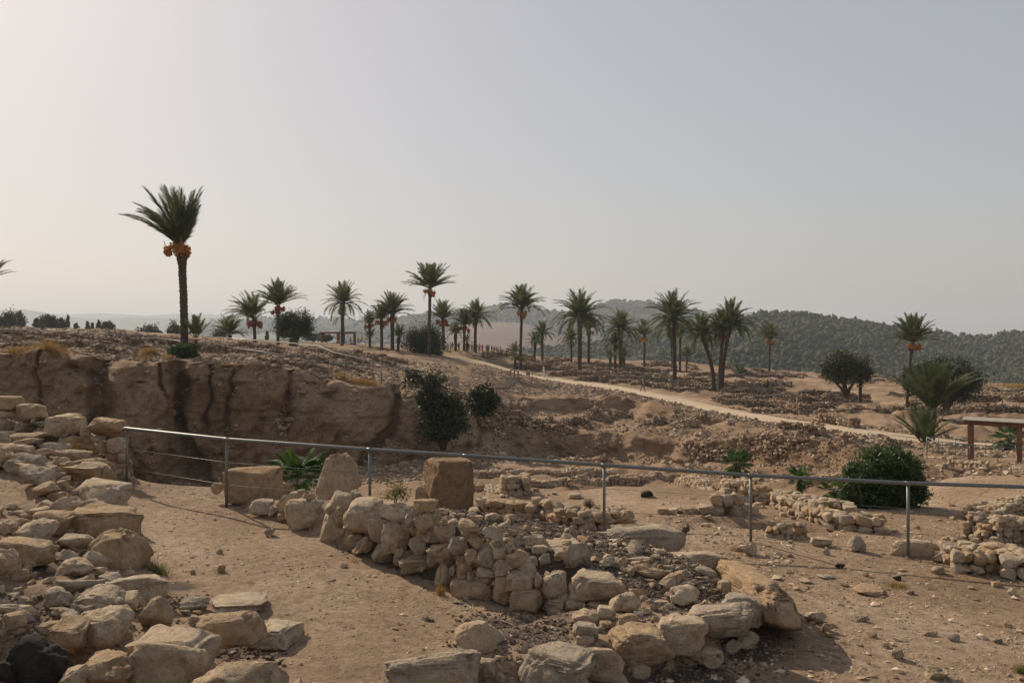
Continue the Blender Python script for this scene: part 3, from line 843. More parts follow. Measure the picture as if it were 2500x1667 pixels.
for b, k, d in [((-60,490,147,720),'r',None),((12,395,397,615),'b',None),((388,455,472,518),'r',None),((448,485,642,605),'t',None),((503,565,737,705),'r',None),((733,620,852,708),'r',None),
             ((700,680,772,742),'r',None),((718,310,1183,690),'t',8.9),((868,655,1368,925),'b',8.0),((603,790,1027,990),'r',None),((353,795,582,950),'t',None),
             ((193,870,292,950),'r',None),((398,945,602,1035),'r',None),((-60,930,192,1012),'f',None),((28,1060,142,1145),'r',None),((688,955,1063,1340),'r',6.7),((438,1035,728,1295),'b',6.55),
             ((1163,885,1442,1145),'f',None),((1118,1120,1765,1640),'b',6.15),((1535,1370,2310,1790),'r',5.75),((638,1340,1082,1680),'r',5.95),((478,1430,682,1720),'b',5.6),
             ((1058,1205,1207,1375),'r',6.5),((480,720,850,850),'f',None),((650,985,790,1060),'r',None),((60,985,200,1060),'f',None)]:
    stone_from_box(z2(*b), d, 'r' if k == 'f' else k, parent=W2, thick=1.0, hk=1.15 if d is None else 1.0)
for b, d in [((-80,1370,142,1660),5.6),((120,1170,585,1700),5.7)]:
    stone_from_box(z2(*b), d, 'r', parent=W2, mat='basalt')  # near-black material paints the shade onto these two boulders

# 3. low kerb of slabs beside the track
W3 = wall_root(480, 7.2, "small ring of flat slabs filled with pale chips beside the dirt track")
for b, k, d in [((1738,790,2172,990),'f',None),((1473,865,1707,980),'r',None),((1655,970,2150,1280),'b',6.75),((2110,1000,2430,1280),'f',None),((1583,965,1657,1012),'r',None),((1620,985,1792,1048),'f',None),
             ((1688,1045,1737,1088),'b',6.9),((1738,1025,1817,1088),'b',6.9),((1828,1020,1897,1078),'r',6.9),((1778,970,1832,1007),'b',None),((1540,1010,1640,1090),'r',None),((1480,960,1560,1010),'r',None)]:
    stone_from_box(z2(*b), d, k, parent=W3)

# 4. main curved rubble wall
W4 = wall_root(1150, 9.2, "long curved rubble wall below the steel rail, packed with dark gravel")
BX = [600, 611, 708, 783, 828, 860, 917, 974, 1061, 1094, 1183, 1245, 1323, 1388, 1480]
BY = [1250, 1252, 1278, 1306, 1331, 1348, 1372, 1394, 1423, 1438, 1470, 1482, 1500, 1508, 1512]
def dw(px, y1):
    base = np.interp(px, BX, BY)
    zg = np.interp(px, [600, 1000, 1400], [.27, .12, .02])
    d = (EYE - zg) * F / (base - HOR)
    up = max(0.0, Y(d, y1) - zg)
    return float(d + 0.16 * up)
for b, k in [((372,565,592,688),'b'),((595,505,797,675),'r'),((798,510,907,560),'r'),((758,480,832,530),'r'),((683,560,1003,865),'b'),((983,500,1212,720),'r'),((1123,560,1472,850),'b'),
             ((948,680,1192,950),'b'),((1143,815,1242,968),'t'),((1208,855,1402,1012),'r'),((1368,930,1562,1098),'r'),((1333,720,1487,930),'r'),((1448,725,1692,1040),'r'),
             ((1418,590,1692,755),'r'),((1708,565,1912,655),'b'),((1638,650,1762,815),'r'),((1713,660,1927,855),'r'),((1673,858,1832,1018),'r'),((600,660,700,745),'r'),((520,620,610,700),'r'),((1460,730,1500,790),'r'),((1560,960,1640,1060),'r'),((1690,800,1750,870),'r')]:
    stone_from_box(z3(*b), dw, k, parent=W4, sink=.04, wk=1.02)
for b, k in [((583,210,662,268),'r'),((518,275,707,450),'r'),((648,220,737,278),'r'),((713,215,917,373),'r'),((828,185,942,243),'r'),((638,362,817,538),'b'),((793,350,967,478),'r'),
             ((483,398,717,613),'r'),((248,522,562,725),'r'),((533,572,687,778),'t'),((713,572,852,713),'r'),((718,518,792,578),'b'),((788,452,912,608),'r'),((893,448,1047,613),'b'),
             ((1008,440,1137,548),'b'),((923,270,1122,408),'r'),((1058,245,1162,333),'r'),((1138,372,1212,438),'r'),((1058,402,1122,448),'r'),((1128,430,1202,492),'r'),((883,608,1032,713),'b'),
             ((803,648,882,733),'r'),((923,703,987,738),'b'),((648,698,1047,915),'b'),((1018,538,1162,688),'r'),((1113,488,1252,628),'r'),((1018,683,1167,930),'b'),((1118,638,1392,843),'b'),
             ((1358,648,1427,803),'t'),((1158,768,1450,1020),'b'),((1430,880,1650,1025),'r'),((1403,648,1632,880),'b'),((1463,863,1607,958),'b'),((1598,818,1782,1005),'r'),((1778,878,1972,980),'b'),((1622,640,2078,895),'b'),
             ((1958,722,2142,895),'r'),((660,600,720,690),'r'),((960,380,1010,430),'r'),((1000,400,1060,450),'r')]:
    stone_from_box(z4(*b), dw, k, parent=W4, sink=.02, wk=1.0, hk=.97)
# stones lying on its gravel fill
for b, k in [((1308,522,1387,603),'t'),((1393,508,1487,613),'r'),((1213,360,1422,453),'r'),((1348,435,1462,503),'b'),((1522,473,1622,563),'b'),((1608,408,1832,625),'r'),((1438,378,1722,473),'f'),((1118,310,1222,383),'r')]:
    stone_from_box(z4(*b), None, k, parent=W4)
for b, k in [((218,538,347,633),'r'),((438,523,642,593),'r'),((468,563,557,623),'r'),((448,618,507,693),'r'),((508,588,782,708),'r'),((623,643,702,713),'r'),((698,638,812,703),'r'),((728,663,897,763),'r'),
             ((738,743,852,788),'f'),((788,778,1037,938),'r'),((438,788,612,868),'r'),((493,838,572,893),'r'),((298,818,542,990),'r'),((628,893,717,973),'r'),((663,868,782,918),'f'),((733,908,827,963),'r'),
             ((588,948,642,998),'r'),((348,1003,532,1125),'r'),((-2,968,217,1098),'r'),((183,933,342,1063),'b'),((213,1058,312,1133),'b'),((298,1093,457,1168),'f'),((-2,1073,192,1228),'b'),((28,1168,167,1248),'b'),
             ((188,1098,252,1153),'r'),((723,963,787,993),'r'),((788,983,892,1033),'f'),((993,613,1167,703),'r'),((1090,690,1200,730),'f'),((1190,720,1290,830),'b'),((1360,780,1420,840),'r'),((870,730,990,790),'r'),
             ((1000,760,1080,800),'f'),((1040,690,1110,730),'r'),((1110,790,1180,830),'r'),((560,960,640,1010),'r'),((640,1010,700,1060),'r'),((870,640,960,680),'f')]:
    stone_from_box(z5(*b), None, k, parent=W4)
# the big blocks along its far edge
for b, k, d in [((30,328,252,475),'b',10.35),((258,275,882,530),'b',10.55),((50,325,440,400),'b',11.0),((688,488,1272,668),'b',9.85)]:
    stone_from_box(z5(*b), d, k, parent=W4, thick=.8, sub=4)
A, Bp = at(1775, 1428, 9.75), at(1908, 1487, 8.25)
mid_ = (A + Bp) / 2; ax = (Bp - A)
beam = stone_obj(mid_, (ax.length / 2 * 1.4, .31, .32), (0, 0, 0), 'b', 5, None, 'stone', 'stone', True)
beam.rotation_euler = ax.to_track_quat('X', 'Z').to_euler()
beam.parent = W4; beam.location = mid_ - Vector(W4.location)
# its near edge: a row of boulders
for b, k, d in [((1198,838,1560,1120),'b',8.05),((918,903,1450,1195),'b',7.65),((693,1008,1090,1325),'b',7.35),((256,1088,795,1425),'b',7.15),((55,1243,405,1535),'b',6.9),
                ((946,1268,1210,1440),'r',7.35),((1188,1193,1362,1345),'r',7.75),((1333,1143,1508,1285),'r',7.8),((578,1348,885,1545),'r',7.35),((848,1328,1022,1485),'r',7.45),((420,1380,620,1580),'r',7.15),((1000,1180,1200,1300),'r',7.9),((240,1450,460,1640),'r',6.9)]:
    stone_from_box(z5(*b), d, k, parent=W4, sub=5 if b[2] - b[0] > 500 else 4)
for b, k, d in [((1245,1250,1845,1640),'b',6.65),((120,1245,905,1720),'b',6.35),((808,1343,1063,1545),'b',6.75),((706,1058,1095,1305),'t',None),((1178,1378,1228,1505),'b',6.9),((1033,1338,1128,1393),'r',None),
                ((1248,1253,1308,1323),'r',None),((1043,1478,1133,1565),'r',6.7),((818,1273,873,1333),'r',None),((-580,1550,-200,1700),'r',6.3)]:
    stone_from_box(z4(*b), d, k, parent=W4, sub=5 if b[2] - b[0] > 500 else 4)

# 5. single blocks beside the rail
def single(bx, d, kind, name, label, cat, mat='stone', thick=None, roll=0, sub=4, sink=.04, group=None):
    o = stone_from_box(bx, d, kind, roll, None, name, mat, sub, thick, sink)
    return tag(o, label, cat, group)
blk = single(z3(190,308,614,600), 12.75, 'q', 'limestone_block', "squared tan limestone block standing just right of the second rail post", "stone block", thick=.5)
blk.rotation_euler = (0, R(-3), R(-9))
single(z3(60,425,162,530), 12.9, 'r', 'boulder', "brown boulder half hidden behind the second rail post", "boulder")
single(z3(606,425,724,545), 13.2, 'r', 'boulder', "orange boulder between the squared block and the fan palm", "boulder")
mono = single(z3(918,192,1282,610), 12.3, 't', 'standing_stone', "tall pointed limestone slab standing upright in front of the fan palm", "standing stone", thick=.55)
single(z3(1193,488,1297,568), 11.05, 'r', 'boulder', "small grey cobble perched on the wall in front of the pointed slab", "boulder", sub=4)
# 6. burnt pillar
pr = empty("stone_pillar", at(1090, 1258, 11.6), "burnt stone pillar with square top and a low broken shoulder", "stone pillar", kind="thing")
M['burnt'] = stone_material("scorched_limestone", (0.40, 0.265, 0.15), (0.36, 0.235, 0.135), (0.34, 0.22, 0.125), warm=(0.40, 0.26, 0.14), lichen=0.8, lichen_col=(0.10, 0.07, 0.05))
stone_from_box(z3(1820, 238, 2175, 720), 11.35, 'q', parent=pr, name='shaft', mat='burnt', sub=5, thick=.9, sink=.02).rotation_euler = (0, 0, R(12))
stone_from_box(z3(1732, 418, 1870, 640), 11.45, 'b', parent=pr, name='shoulder', mat='stone', sub=4, thick=1.0, sink=.02)

# 7. courtyard walls beyond the rail: every stone laid in rough courses
def rubble_wall(pts, height, thick, size, seed, label, sub=2, loose=0.25, pix=True, joined=False, name="stone_wall", group=None, dmin=3.5, taper=True):
    g = np.random.default_rng(seed)
    P = []
    for q in pts:
        if pix:
            d = hit(q[0], q[1], dmin); P.append((U(q[0]) * d, d))
        else: P.append(q)
    P = np.array(P)
    seg = np.linalg.norm(np.diff(P, axis=0), axis=1); s = np.concatenate([[0], np.cumsum(seg)])
    tops = vnoise(np.arange(0, s[-1] + 4, .25) / 1.3, np.full(len(np.arange(0, s[-1] + 4, .25)), seed * 3.1), seed=seed) * .5 + .5
    m = len(P) // 2
    root = empty(name, (P[m][0], P[m][1], gz(*P[m])), label, "stone wall", group, "thing")
    cen, rad, rot = [], [], []
    lanes = max(1, int(round(thick / size)))
    for ln in range(lanes):
        off = (ln - (lanes - 1) / 2) * size * .95
        zc = 0.0; k = 0
        hgt = height * (1 if ln == 0 else g.uniform(.75, 1.0))
        while zc < hgt:
            ch = size * g.uniform(.6, 1.0)
            t = g.uniform(0, size * .6)
            while t < s[-1]:
                w = size * g.uniform(.7, 1.65)
                end = min(1.0, min(t, s[-1] - t) / (1.2 * size) + .35) if taper else 1
                if zc > hgt * end * (0.65 + 0.5 * tops[int(t / .25)]) and k > 0:
                    t += w; continue
                x = np.interp(t + w / 2, s, P[:, 0]); y = np.interp(t + w / 2, s, P[:, 1])
                i = min(np.searchsorted(s, t + w / 2) - 1, len(seg) - 1); i = max(i, 0)
                dx, dy = (P[i + 1] - P[i]) / seg[i]
                x += -dy * off + g.normal() * .03 * size * 3; y += dx * off + g.normal() * .03 * size * 3
                cen.append((x, y, gz(x, y) + zc + ch / 2 - (.12 * ch if k == 0 else 0)))
                rad.append((w / 2 * 1.08, size * g.uniform(.45, .7), ch / 2 * 1.14))
                rot.append((g.normal() * .12, g.normal() * .12, math.atan2(dy, dx) + g.normal() * .2))
                t += w
            zc += ch * .93; k += 1
    for _ in range(int(loose * len(cen))):    # fallen stones at its foot
        i = g.integers(len(cen)); x, y, z = cen[i]
        x += g.normal() * size * 1.6; y += g.normal() * size * 1.6
        r = size * g.uniform(.18, .42)
        cen.append((x, y, gz(x, y) + r * .35)); rad.append((r * 1.2, r, r * .75)); rot.append((0, 0, g.uniform(0, 6)))
    if joined:
        v, f = blobs(np.array(cen), np.array(rad) * 1.18, 0, .22, seed)
        tag(link("stones", mesh_np("stones", v - np.array(root.location), f, M['rubble']), root, root.location), kind="stuff")
    else:
        for c, r, e in zip(cen, rad, rot):
            stone_obj(c, r, e, 'b' if g.random() < .6 else 'r', sub, root)
    return root

rubble_wall([(1144,1256),(1180,1262),(1234,1270),(1311,1280)], .3, .55, 0.15, 1, "courtyard wall stub of mixed stones right of the burnt pillar", dmin=12.4)
rubble_wall([(1365,1290),(1390,1299),(1472,1300),(1536,1302)], .3, .5, 0.13, 2, "low near courtyard wall of small stones crossed by a rail post", dmin=12.4)
rubble_wall([(1310,1268),(1340,1278),(1372,1289)], .3, .5, 0.17, 12, "short stretch of larger stones joining the two near courtyard walls", dmin=12.4)
rubble_wall([(1146,1198),(1200,1201),(1258,1208)], .34, .6, 0.16, 3, "stubby pile of squared stones at the courtyard's far left corner", dmin=12.4)
rubble_wall([(1225,1184),(1300,1186),(1395,1184)], .28, .35, 0.2, 4, "low line of long slabs at the back left of the courtyard", dmin=12.4)
rubble_wall([(1400,1181),(1484,1180),(1560,1178),(1655,1174)], .34, .55, 0.16, 5, "back wall of the courtyard, a row of pale round stones", dmin=12.4)
rubble_wall([(1660,1174),(1720,1190),(1800,1217)], .3, .6, 0.15, 6, "diagonal courtyard wall running down from the back right corner", dmin=12.4)
rubble_wall([(1800,1220),(1880,1228),(1950,1240),(2030,1258),(2090,1266)], .3, .5, 0.17, 7, "courtyard wall of round pale boulders in front of the oleander bush", dmin=12.4)
rubble_wall([(1900,1236),(1960,1256),(2050,1290),(2150,1298)], .2, .5, 0.16, 8, "lower outer line of stones below the oleander bush", dmin=12.4)
rubble_wall([(1700,1253),(1760,1256),(1825,1252)], .2, .45, 0.2, 9, "short free standing row of boulders in the middle of the courtyard", dmin=12.4)
rubble_wall([(1605,1250),(1650,1252),(1700,1248)], .07, .5, 0.12, 10, "thin scatter of flat chips leading to the boulder row", dmin=12.4)
rubble_wall([(1862,1308),(1900,1312),(1962,1309)], .16, .2, 0.1, 11, "little stone lining on the rim of the shallow pit", dmin=12.4)
rubble_wall([(2378,1336),(2440,1334),(2540,1330)], .5, .55, 0.12, 13, "dry stone wall of thin courses at the right edge")
rubble_wall([(2385,1275),(2430,1262),(2470,1250)], .3, .6, 0.12, 14, "rubble bank above the dry stone wall at the right edge")
rubble_wall([(2480,1240),(2520,1236)], .45, .3, 0.12, 15, "narrow stack of flat stones on the right bank")
rubble_wall([(2290,1372),(2340,1374),(2420,1385),(2520,1390)], .2, 1.0, 0.16, 16, "long heap of pale boulders along the fence at the right")
rubble_wall([(2250,1142),(2320,1136),(2400,1142),(2510,1146)], .2, .3, 0.2, 17, "line of boulders along the earth bank in front of the right shelter")
rubble_wall([(1960,1182),(2010,1178),(2060,1180)], .35, .4, 0.17, 18, "dark low wall behind the little fan palm", dmin=15)
rubble_wall([(1150,1165),(1300,1160),(1420,1163),(1500,1160)], .25, .35, 0.2, 19, "dark outer wall line just behind the courtyard", dmin=12.4)

# 8. loose boulders and cobbles
LOOSE = "loose stones scattered on the dirt"
def loose(b, kind, label, d=None, mat='stone', name='boulder', zf=z7):
    return single(zf(*b), d, kind, name, label, "boulder", mat, sub=4, sink=.15, group=LOOSE)
loose((908,1022,1058,1165),'t',"upright tan boulder with a shaded side between two rail posts")
loose((603,1038,772,1120),'b',"pale angular block left of the upright tan boulder")
loose((32,1088,162,1195),'r',"grey tilted boulder near the foot of a rail post")
loose((-50,1105,40,1160),'r',"pale cobble touching the grey tilted boulder")
loose((703,1122,757,1188),'r',"small cobble below the pale angular block")
loose((303,1158,367,1205),'r',"little round cobble beside two dry white twigs")
loose((1588,1275,1702,1348),'r',"brown lumpy stone casting a shadow below the boulder heap")
loose((803,1258,882,1298),'r',"dark basalt stone at the end of the post shadow", mat='basalt')
loose((1033,1328,1082,1368),'r',"small grey cobble right of the dark basalt stone")
loose((1278,1358,1342,1398),'r',"small dark stone lying below the rail post", mat='basalt')
loose((513,1373,597,1418),'f',"flat brown stone just above the long beam stone")
loose((658,1333,782,1380),'f',"pair sized flat stone on the open dirt above the flat brown one")
loose((958,1412,1188,1515),'f',"large flat pale rock sunk in the dirt at the right")
loose((1383,1473,1452,1510),'r',"small pale cobble beside the dry grass tuft")
loose((1252,1062,1622,1200),'b',"biggest pale slab of the heap, at the foot of the right rail post")
loose((1618,1068,1722,1138),'b',"angular stone behind the biggest pale slab")
loose((1778,1132,1962,1210),'b',"long grey boulder near the left end of the heap", d=11.6)
loose((1578,1178,1762,1255),'r',"broad tan boulder below the long grey one", d=11.2)
loose((1728,1198,1867,1270),'b',"orange boulder in the front of the heap", d=11.1)
loose((1858,1183,1947,1270),'r',"round pale boulder right of the orange one", d=11.1)
for b, t in [((1262,1278,1362,1370),"orange stone lying alone on the right hand dirt"),((1543,1428,1732,1535),"flat white rock near the lower right corner"),((1193,1228,1252,1280),"little stone just above the lone orange stone"),
             ((1723,1168,1822,1225),"flat tan cobble above the flat white rock"),((2188,1063,2247,1110),"small round stone far out on the right hand dirt"),((2218,788,2282,845),"pale cobble near the right edge under the heap"),
             ((1520,1140,1640,1180),"thin flat stone in the middle of the right hand dirt"),((2088,1190,2170,1240),"low tan stone close to the right edge"),((690,1070,780,1150),"grey cobble right of the end of the beam stone"),((710,1148,800,1195),"pale flat cobble beyond the beam stone's shadow"),
             ((560,970,720,1080),"lumpy pale rock at the end of the beam stone"),((940,990,1075,1060),"white broken stone on the right hand dirt")]:
    loose(b, 'r', t, zf=z8)
for b, t in [((1773,463,1827,510),"tiny cobble in the middle of the dirt track"),((1783,598,1847,660),"small round cobble on the track near the slab ring"),((1558,633,1602,673),"pebble left of the small round cobble on the track"),
             ((2173,298,2253,365),"cobble on the track by the wall with a dry twig"),((2183,1423,2293,1488),"white cobble on dark gravel at the bottom edge"),((2213,1318,2273,1353),"small pale stone among dark gravel beside the slabs")]:
    loose(b, 'r', t, zf=z2)
for b, t in [((432,998,503,1055),"brown cobble in the middle of the foreground dirt"),((773,858,828,897),"small stone at the foot of the long base block"),((893,1028,945,1062),"dark little stone near the dry stick")]:
    loose(b, 'r', t, zf=z4)
# household stones of the courtyard
def lathe(prof, seg=28):
    prof = np.array(prof); th = np.arange(seg) * 2 * math.pi / seg
    V = np.concatenate([np.stack([r * np.cos(th), r * np.sin(th), 0 * th + z], 1) for r, z in prof])
    Fc = []
    for i in range(len(prof) - 1):
        for j in range(seg):
            a, b = i * seg + j, i * seg + (j + 1) % seg
            Fc += [(a, b, b + seg), (a, b + seg, a + seg)]
    return V, np.array(Fc)
d = hit(1404, 1215, 12.4); p = at(1404, 1215, d)
v, f = lathe([(0.0, 0), (.11, 0), (.125, .02), (.125, .07), (.112, .085), (0, .09)])
v += 0.006 * np.stack([fbm(v[:, 0] * 20, v[:, 1] * 20, v[:, 2] * 20, oct=2, seed=q) for q in (1, 2, 3)], 1)
tag(link("millstone", mesh_np("millstone", v, f, M['stone'], True), None, p), "pale round millstone lying flat on the courtyard floor", "millstone")
d = hit(1579, 1213, 12.4); p = at(1579, 1213, d)
o = stone_from_box((1564, 1197, 1594, 1214), d, 'b', 12, None, 'basalt_mortar', 'basalt', 3, .8, .05)
tag(o, "dark broken basalt mortar lying tilted on the courtyard floor", "mortar")
single(z6(1728,780,1905,850), None, 'f', 'stone_slab', "dark flat slab propped behind the big block at the courtyard's near edge", "stone slab", 'stone_dark', sub=4)
single(z6(1730,752,1800,790), None, 'r', 'boulder', "brown cobble on the dark flat slab", "boulder", sub=3)
single(z6(1895,785,1960,850), None, 'r', 'boulder', "dark cobble right of the dark flat slab", "boulder", 'stone_dark', sub=3)
single(zoomed(950,600,3.92)(578,1243,672,1370), 66.0, 'b', 'limestone_block', "pale upright block standing alone beside the dark tree in the trench", "stone block", thick=.8)
single(zoomed(500,600,3.92)(225,1035,385,1095), 52.5, 'b', 'limestone_block', "long squared block on the cliff top right of the big palm", "stone block", thick=.8, sub=4)
single(zoomed(500,600,3.92)(385,1065,500,1140), 50.5, 'b', 'limestone_block', "orange squared block on the cliff edge below the long block", "stone block", thick=.8, sub=4)
for i, (bx, dd, t) in enumerate([((2255,1113,2290,1129),44.5,"first of the boulders left of the right shelter"),((2290,1113,2316,1131),44.2,"rounded boulder between its two neighbours by the right shelter"),((2311,1113,2343,1138),43.6,"pointed boulder in front of the right shelter's left post")]):
    single(bx, dd, 'rrt'[i], 'boulder', t, "boulder", sub=3)
for bx, t in [((1903,1072,1920,1084),"pale cube shaped stone on the scarp below the path"),((1775,1022,1793,1036),"tan block lying on the slope below the path"),((1940,1058,1965,1072),"pale boulder on the slope above the scarp")]:
    single(bx, None, 'b', 'boulder', t, "boulder", sub=3)
single((2085,1082,2165,1112), 50.0, 'r', 'earth_mound', "rounded hump of bare earth above the oleander bush", "earth mound", sub=5, thick=1.2)
single((2038,1102,2090,1150), 49.0, 't', 'earth_mound', "leaning spur of bare earth left of the oleander bush", "earth mound", sub=5, thick=1.2)

# 9. ruined walls on the mound, their stones too small to tell apart
zz_ = np.random.default_rng(77)
RW = "low ruined walls across the mound"
SLOPE_L = ["bent rubble wall on the trench slope, upper of the two left of centre", "straight stone row on the slope right below the hiker", "short stone row under the bent rubble wall on the slope", "bowed rubble wall on the slope below the leaning palm trio",
           "masonry stump at the trench bottom left of the sunlit fan palm", "stone crest on top of the brown scarp right of the sunlit fan palm", "straight stone row on the slope between scarp and path", "lowest stone row on the trench floor behind the courtyard",
           "stone row above the oleander bush near the earth hump", "rubble line running down right of the smaller trench bush", "short rubble line below the log steps", "short stone row close under the path left of the scarp", "low stones at the trench bottom below the smaller trench bush"]
PATH_L = ["curved knee high wall behind the path, left of the big near palm", "straight knee high wall behind the path below the olive tree", "rounded stone enclosure wall left of the olive tree's trunk", "low wall left of the walker in white", "rubble wall line below the crowd", "low wall right of the walker in white"]
for i, pl in enumerate([[(1300,1046),(1400,1036),(1440,1046)],[(1420,1032),(1540,1022)],[(1325,1064),(1405,1062)],[(1560,1042),(1640,1032),(1700,1046)],[(1660,1106),(1730,1112),(1792,1102)],
                        [(1805,1082),(1900,1090),(1965,1078)],[(1890,1050),(2010,1062)],[(1400,1122),(1470,1126)],[(2060,1078),(2210,1090)],[(1190,1010),(1260,1020),(1300,1046)],[(1220,1000),(1290,990)],
                        [(1640,1016),(1720,1026)],[(1180,1052),(1230,1062)]]):
    rubble_wall(pl, zz_.uniform(.35, .7), .8, .25, 200 + i, SLOPE_L[i], joined=True, name="ruined_wall", group=RW, dmin=35, loose=.8)
for i, pl in enumerate([[(1985,1030),(2055,1040),(2092,1048)],[(1900,1000),(1960,1008),(2035,1002)],[(1905,985),(1990,990),(2035,980)],[(1250,898),(1320,902)],[(1180,872),(1300,876)],[(1340,893),(1420,905),(1450,908)]]):
    rubble_wall(pl, zz_.uniform(.6, .9), .8, .27, 230 + i, PATH_L[i], joined=True, name="ruined_wall", group=RW, dmin=60, loose=.6)
LM_FIELD = [(1272, "the solitary centre palm"), (1315, "the small palm pair"), (1415, "the large full palm"), (1515, "the round palm"), (1573, "the yellow date palm"), (1647, "the broad palm"), (1755, "the leaning palm trio"), (1879, "the single slim palm"), (2066, "the olive tree"), (2226, "the orange date palm"), (2310, "the broad dark tree"), (2470, "the far right edge")]
LM_TOP = [(0, "the left edge"), (120, "the dark tree clump"), (260, "the low round tree"), (450, "the tallest palm"), (560, "the trunkless palm"), (622, "the wind bent palm"), (680, "the tall slim palm"), (722, "the round dark tree"), (830, "the pergola"), (905, "the small orange date palm"), (958, "the close palm pair"), (1040, "the dark round bush")]
def wall_label(px, fr, L_, marks, zones):
    m = min(marks, key=lambda q: abs(q[0] - px))
    side = "below" if abs(m[0] - px) < 12 else "left of" if px < m[0] else "right of"
    return "%s rubble wall %s %s, %s" % ("short" if L_ < 6 else "long", side, m[1], zones[min(2, int(fr * 3))])
n = 0
for i in range(500):
    px = zz_.uniform(1290, 2480)
    top = np.interp(px, [1250, 1500, 1700, 1900, 2100, 2300, 2500], [876, 882, 890, 910, 926, 936, 943])
    bot = np.interp(px, [1250, 1330, 1480, 1570, 1750, 1900, 2100, 2300, 2500], [890, 906, 930, 940, 980, 1012, 1040, 1010, 1010])
    py = top + (bot - top) * zz_.random() ** 1.3
    if 2090 < px < 2260 and py > 955: continue
    d = hit(px, py, 50)
    if d > 175: continue
    a = zz_.normal() * .3 + (math.pi / 2 if zz_.random() < .2 else 0); L_ = zz_.uniform(4, 11)
    x, y = U(px) * d, d
    rubble_wall([(x - L_ / 2 * math.cos(a), y - L_ / 2 * math.sin(a)), (x + L_ / 2 * math.cos(a), y + L_ / 2 * math.sin(a))], zz_.uniform(.35, .8), .8, .3, 300 + i,
                wall_label(px, (py - top) / (bot - top), L_, LM_FIELD, ("at the far rim", "halfway across the ruin field", "close behind the path")), joined=True, name="ruined_wall", group=RW, pix=False, loose=.5)
    n += 1
    if n >= 100: break
for i in range(30):
    px = zz_.uniform(-20, 1080)
    top = np.interp(px, [0, 300, 560, 800, 1000], [812, 820, 836, 850, 862]); bot = np.interp(px, [0, 200, 560, 800, 1000], [850, 860, 880, 905, 920])
    py = zz_.uniform(top, bot); d = hit(px, py, 44)
    if d > 130: continue
    a = zz_.normal() * .3; L_ = zz_.uniform(2.5, 7); x, y = U(px) * d, d
    rubble_wall([(x - L_ / 2 * math.cos(a), y - L_ / 2 * math.sin(a)), (x + L_ / 2 * math.cos(a), y + L_ / 2 * math.sin(a))], zz_.uniform(.3, .6), .8, .27, 400 + i,
                wall_label(px, (py - top) / (bot - top), L_ + 1.5, LM_TOP, ("far back on the plateau", "midway on the plateau", "near the cliff edge")), joined=True, name="ruined_wall", group=RW, pix=False, loose=.8)

# 10. rubble and gravel nobody could count
def scatter(name, pts, r, mat, label, cat, seed, sub=1, flat=.7, cap=.2):
    g = np.random.default_rng(seed)
    n = len(pts); r = np.minimum(r, cap)
    rr = np.stack([r * g.uniform(.8, 1.35, n), r * g.uniform(.8, 1.2, n), r * g.uniform(flat - .2, flat + .2, n)], 1)
    c = np.array(pts); c[:, 2] += rr[:, 2] * .35
    v, f = blobs(c, rr * 1.1, sub, .3, seed + 1)
    return tag(link(name, mesh_np(name, v, f, mat), None), label, cat, kind="stuff")

def sample_mid(n, p0, p1, seed, dlo, dhi, thr, sc):
    """points on the mound between two photo columns; dlo/dhi give the distance range from the knots"""
    g = np.random.default_rng(seed); out = []
    u = U(g.uniform(p0, p1, n)); D, _ = knots(u)
    lo, hi = dlo(D), dhi(D)
    d = lo * (hi / lo) ** g.random(n)
    x = u * d
    dens = fbm(x / sc, d / sc, oct=3, seed=seed) + .6 * g.random(n)
    pd, _ = seg_dist(x, d, PATH_XY)
    keep = (dens > thr) & (pd > 2.3)
    return np.array([(a, b, gz(a, b)) for a, b in zip(x[keep], d[keep])])
p1_ = sample_mid(16000, -60, 1120, 81, lambda D: D[:, 7] + .6, lambda D: D[:, 10] + 25, .12, 4.0)
scatter("rubble", p1_, .035 * (1 - rng.random(len(p1_))) ** -.5 + .03, M['rubble'], "stony rubble strewn over the cliff top plateau", "rubble", 82, 0)
p2_ = sample_mid(36000, 1150, 2560, 83, lambda D: D[:, 9] + 2.2, lambda D: D[:, 11] + 4, .12, 5.0)
scatter("rubble", p2_, .035 * (1 - rng.random(len(p2_))) ** -.5 + .04, M['rubble'], "stony rubble strewn over the ruin field beyond the path", "rubble", 84, 0)
p3_ = sample_mid(14000, 880, 2560, 85, lambda D: D[:, 6] - 6, lambda D: D[:, 9] - 2, .1, 3.5)
scatter("rubble", p3_, .028 * (1 - rng.random(len(p3_))) ** -.5 + .025, M['rubble'], "stony rubble on the trench slopes below the path", "rubble", 86, 0)
p4_ = sample_mid(2500, 250, 1200, 87, lambda D: D[:, 6] - 9, lambda D: D[:, 6] + 1, .0, 3.0)
scatter("rubble", p4_, .04 * (1 - rng.random(len(p4_))) ** -.5 + .03, M['rubble'], "fallen stones on the trench floor at the cliff foot", "rubble", 88, 0)
# kerb of the path
kp = []
for i in range(1, len(PATH_XY) - 1):
    a, b = PATH_XY[i], PATH_XY[i + 1]; L_ = np.linalg.norm(b - a); t = (b - a) / L_; nn = np.array([-t[1], t[0]])
    if nn[1] > 0: nn = -nn
    for s_ in np.arange(0, L_, .55):
        q = a + t * s_ + nn * (2.15 + .2 * rng.normal())
        if rng.random() < .8: kp.append((q[0], q[1], gz(*q)))
scatter("kerb_stones", np.array(kp), rng.uniform(.1, .24, len(kp)), M['rubble'], "small kerb stones along the near edge of the sandy path", "kerb stones", 89)

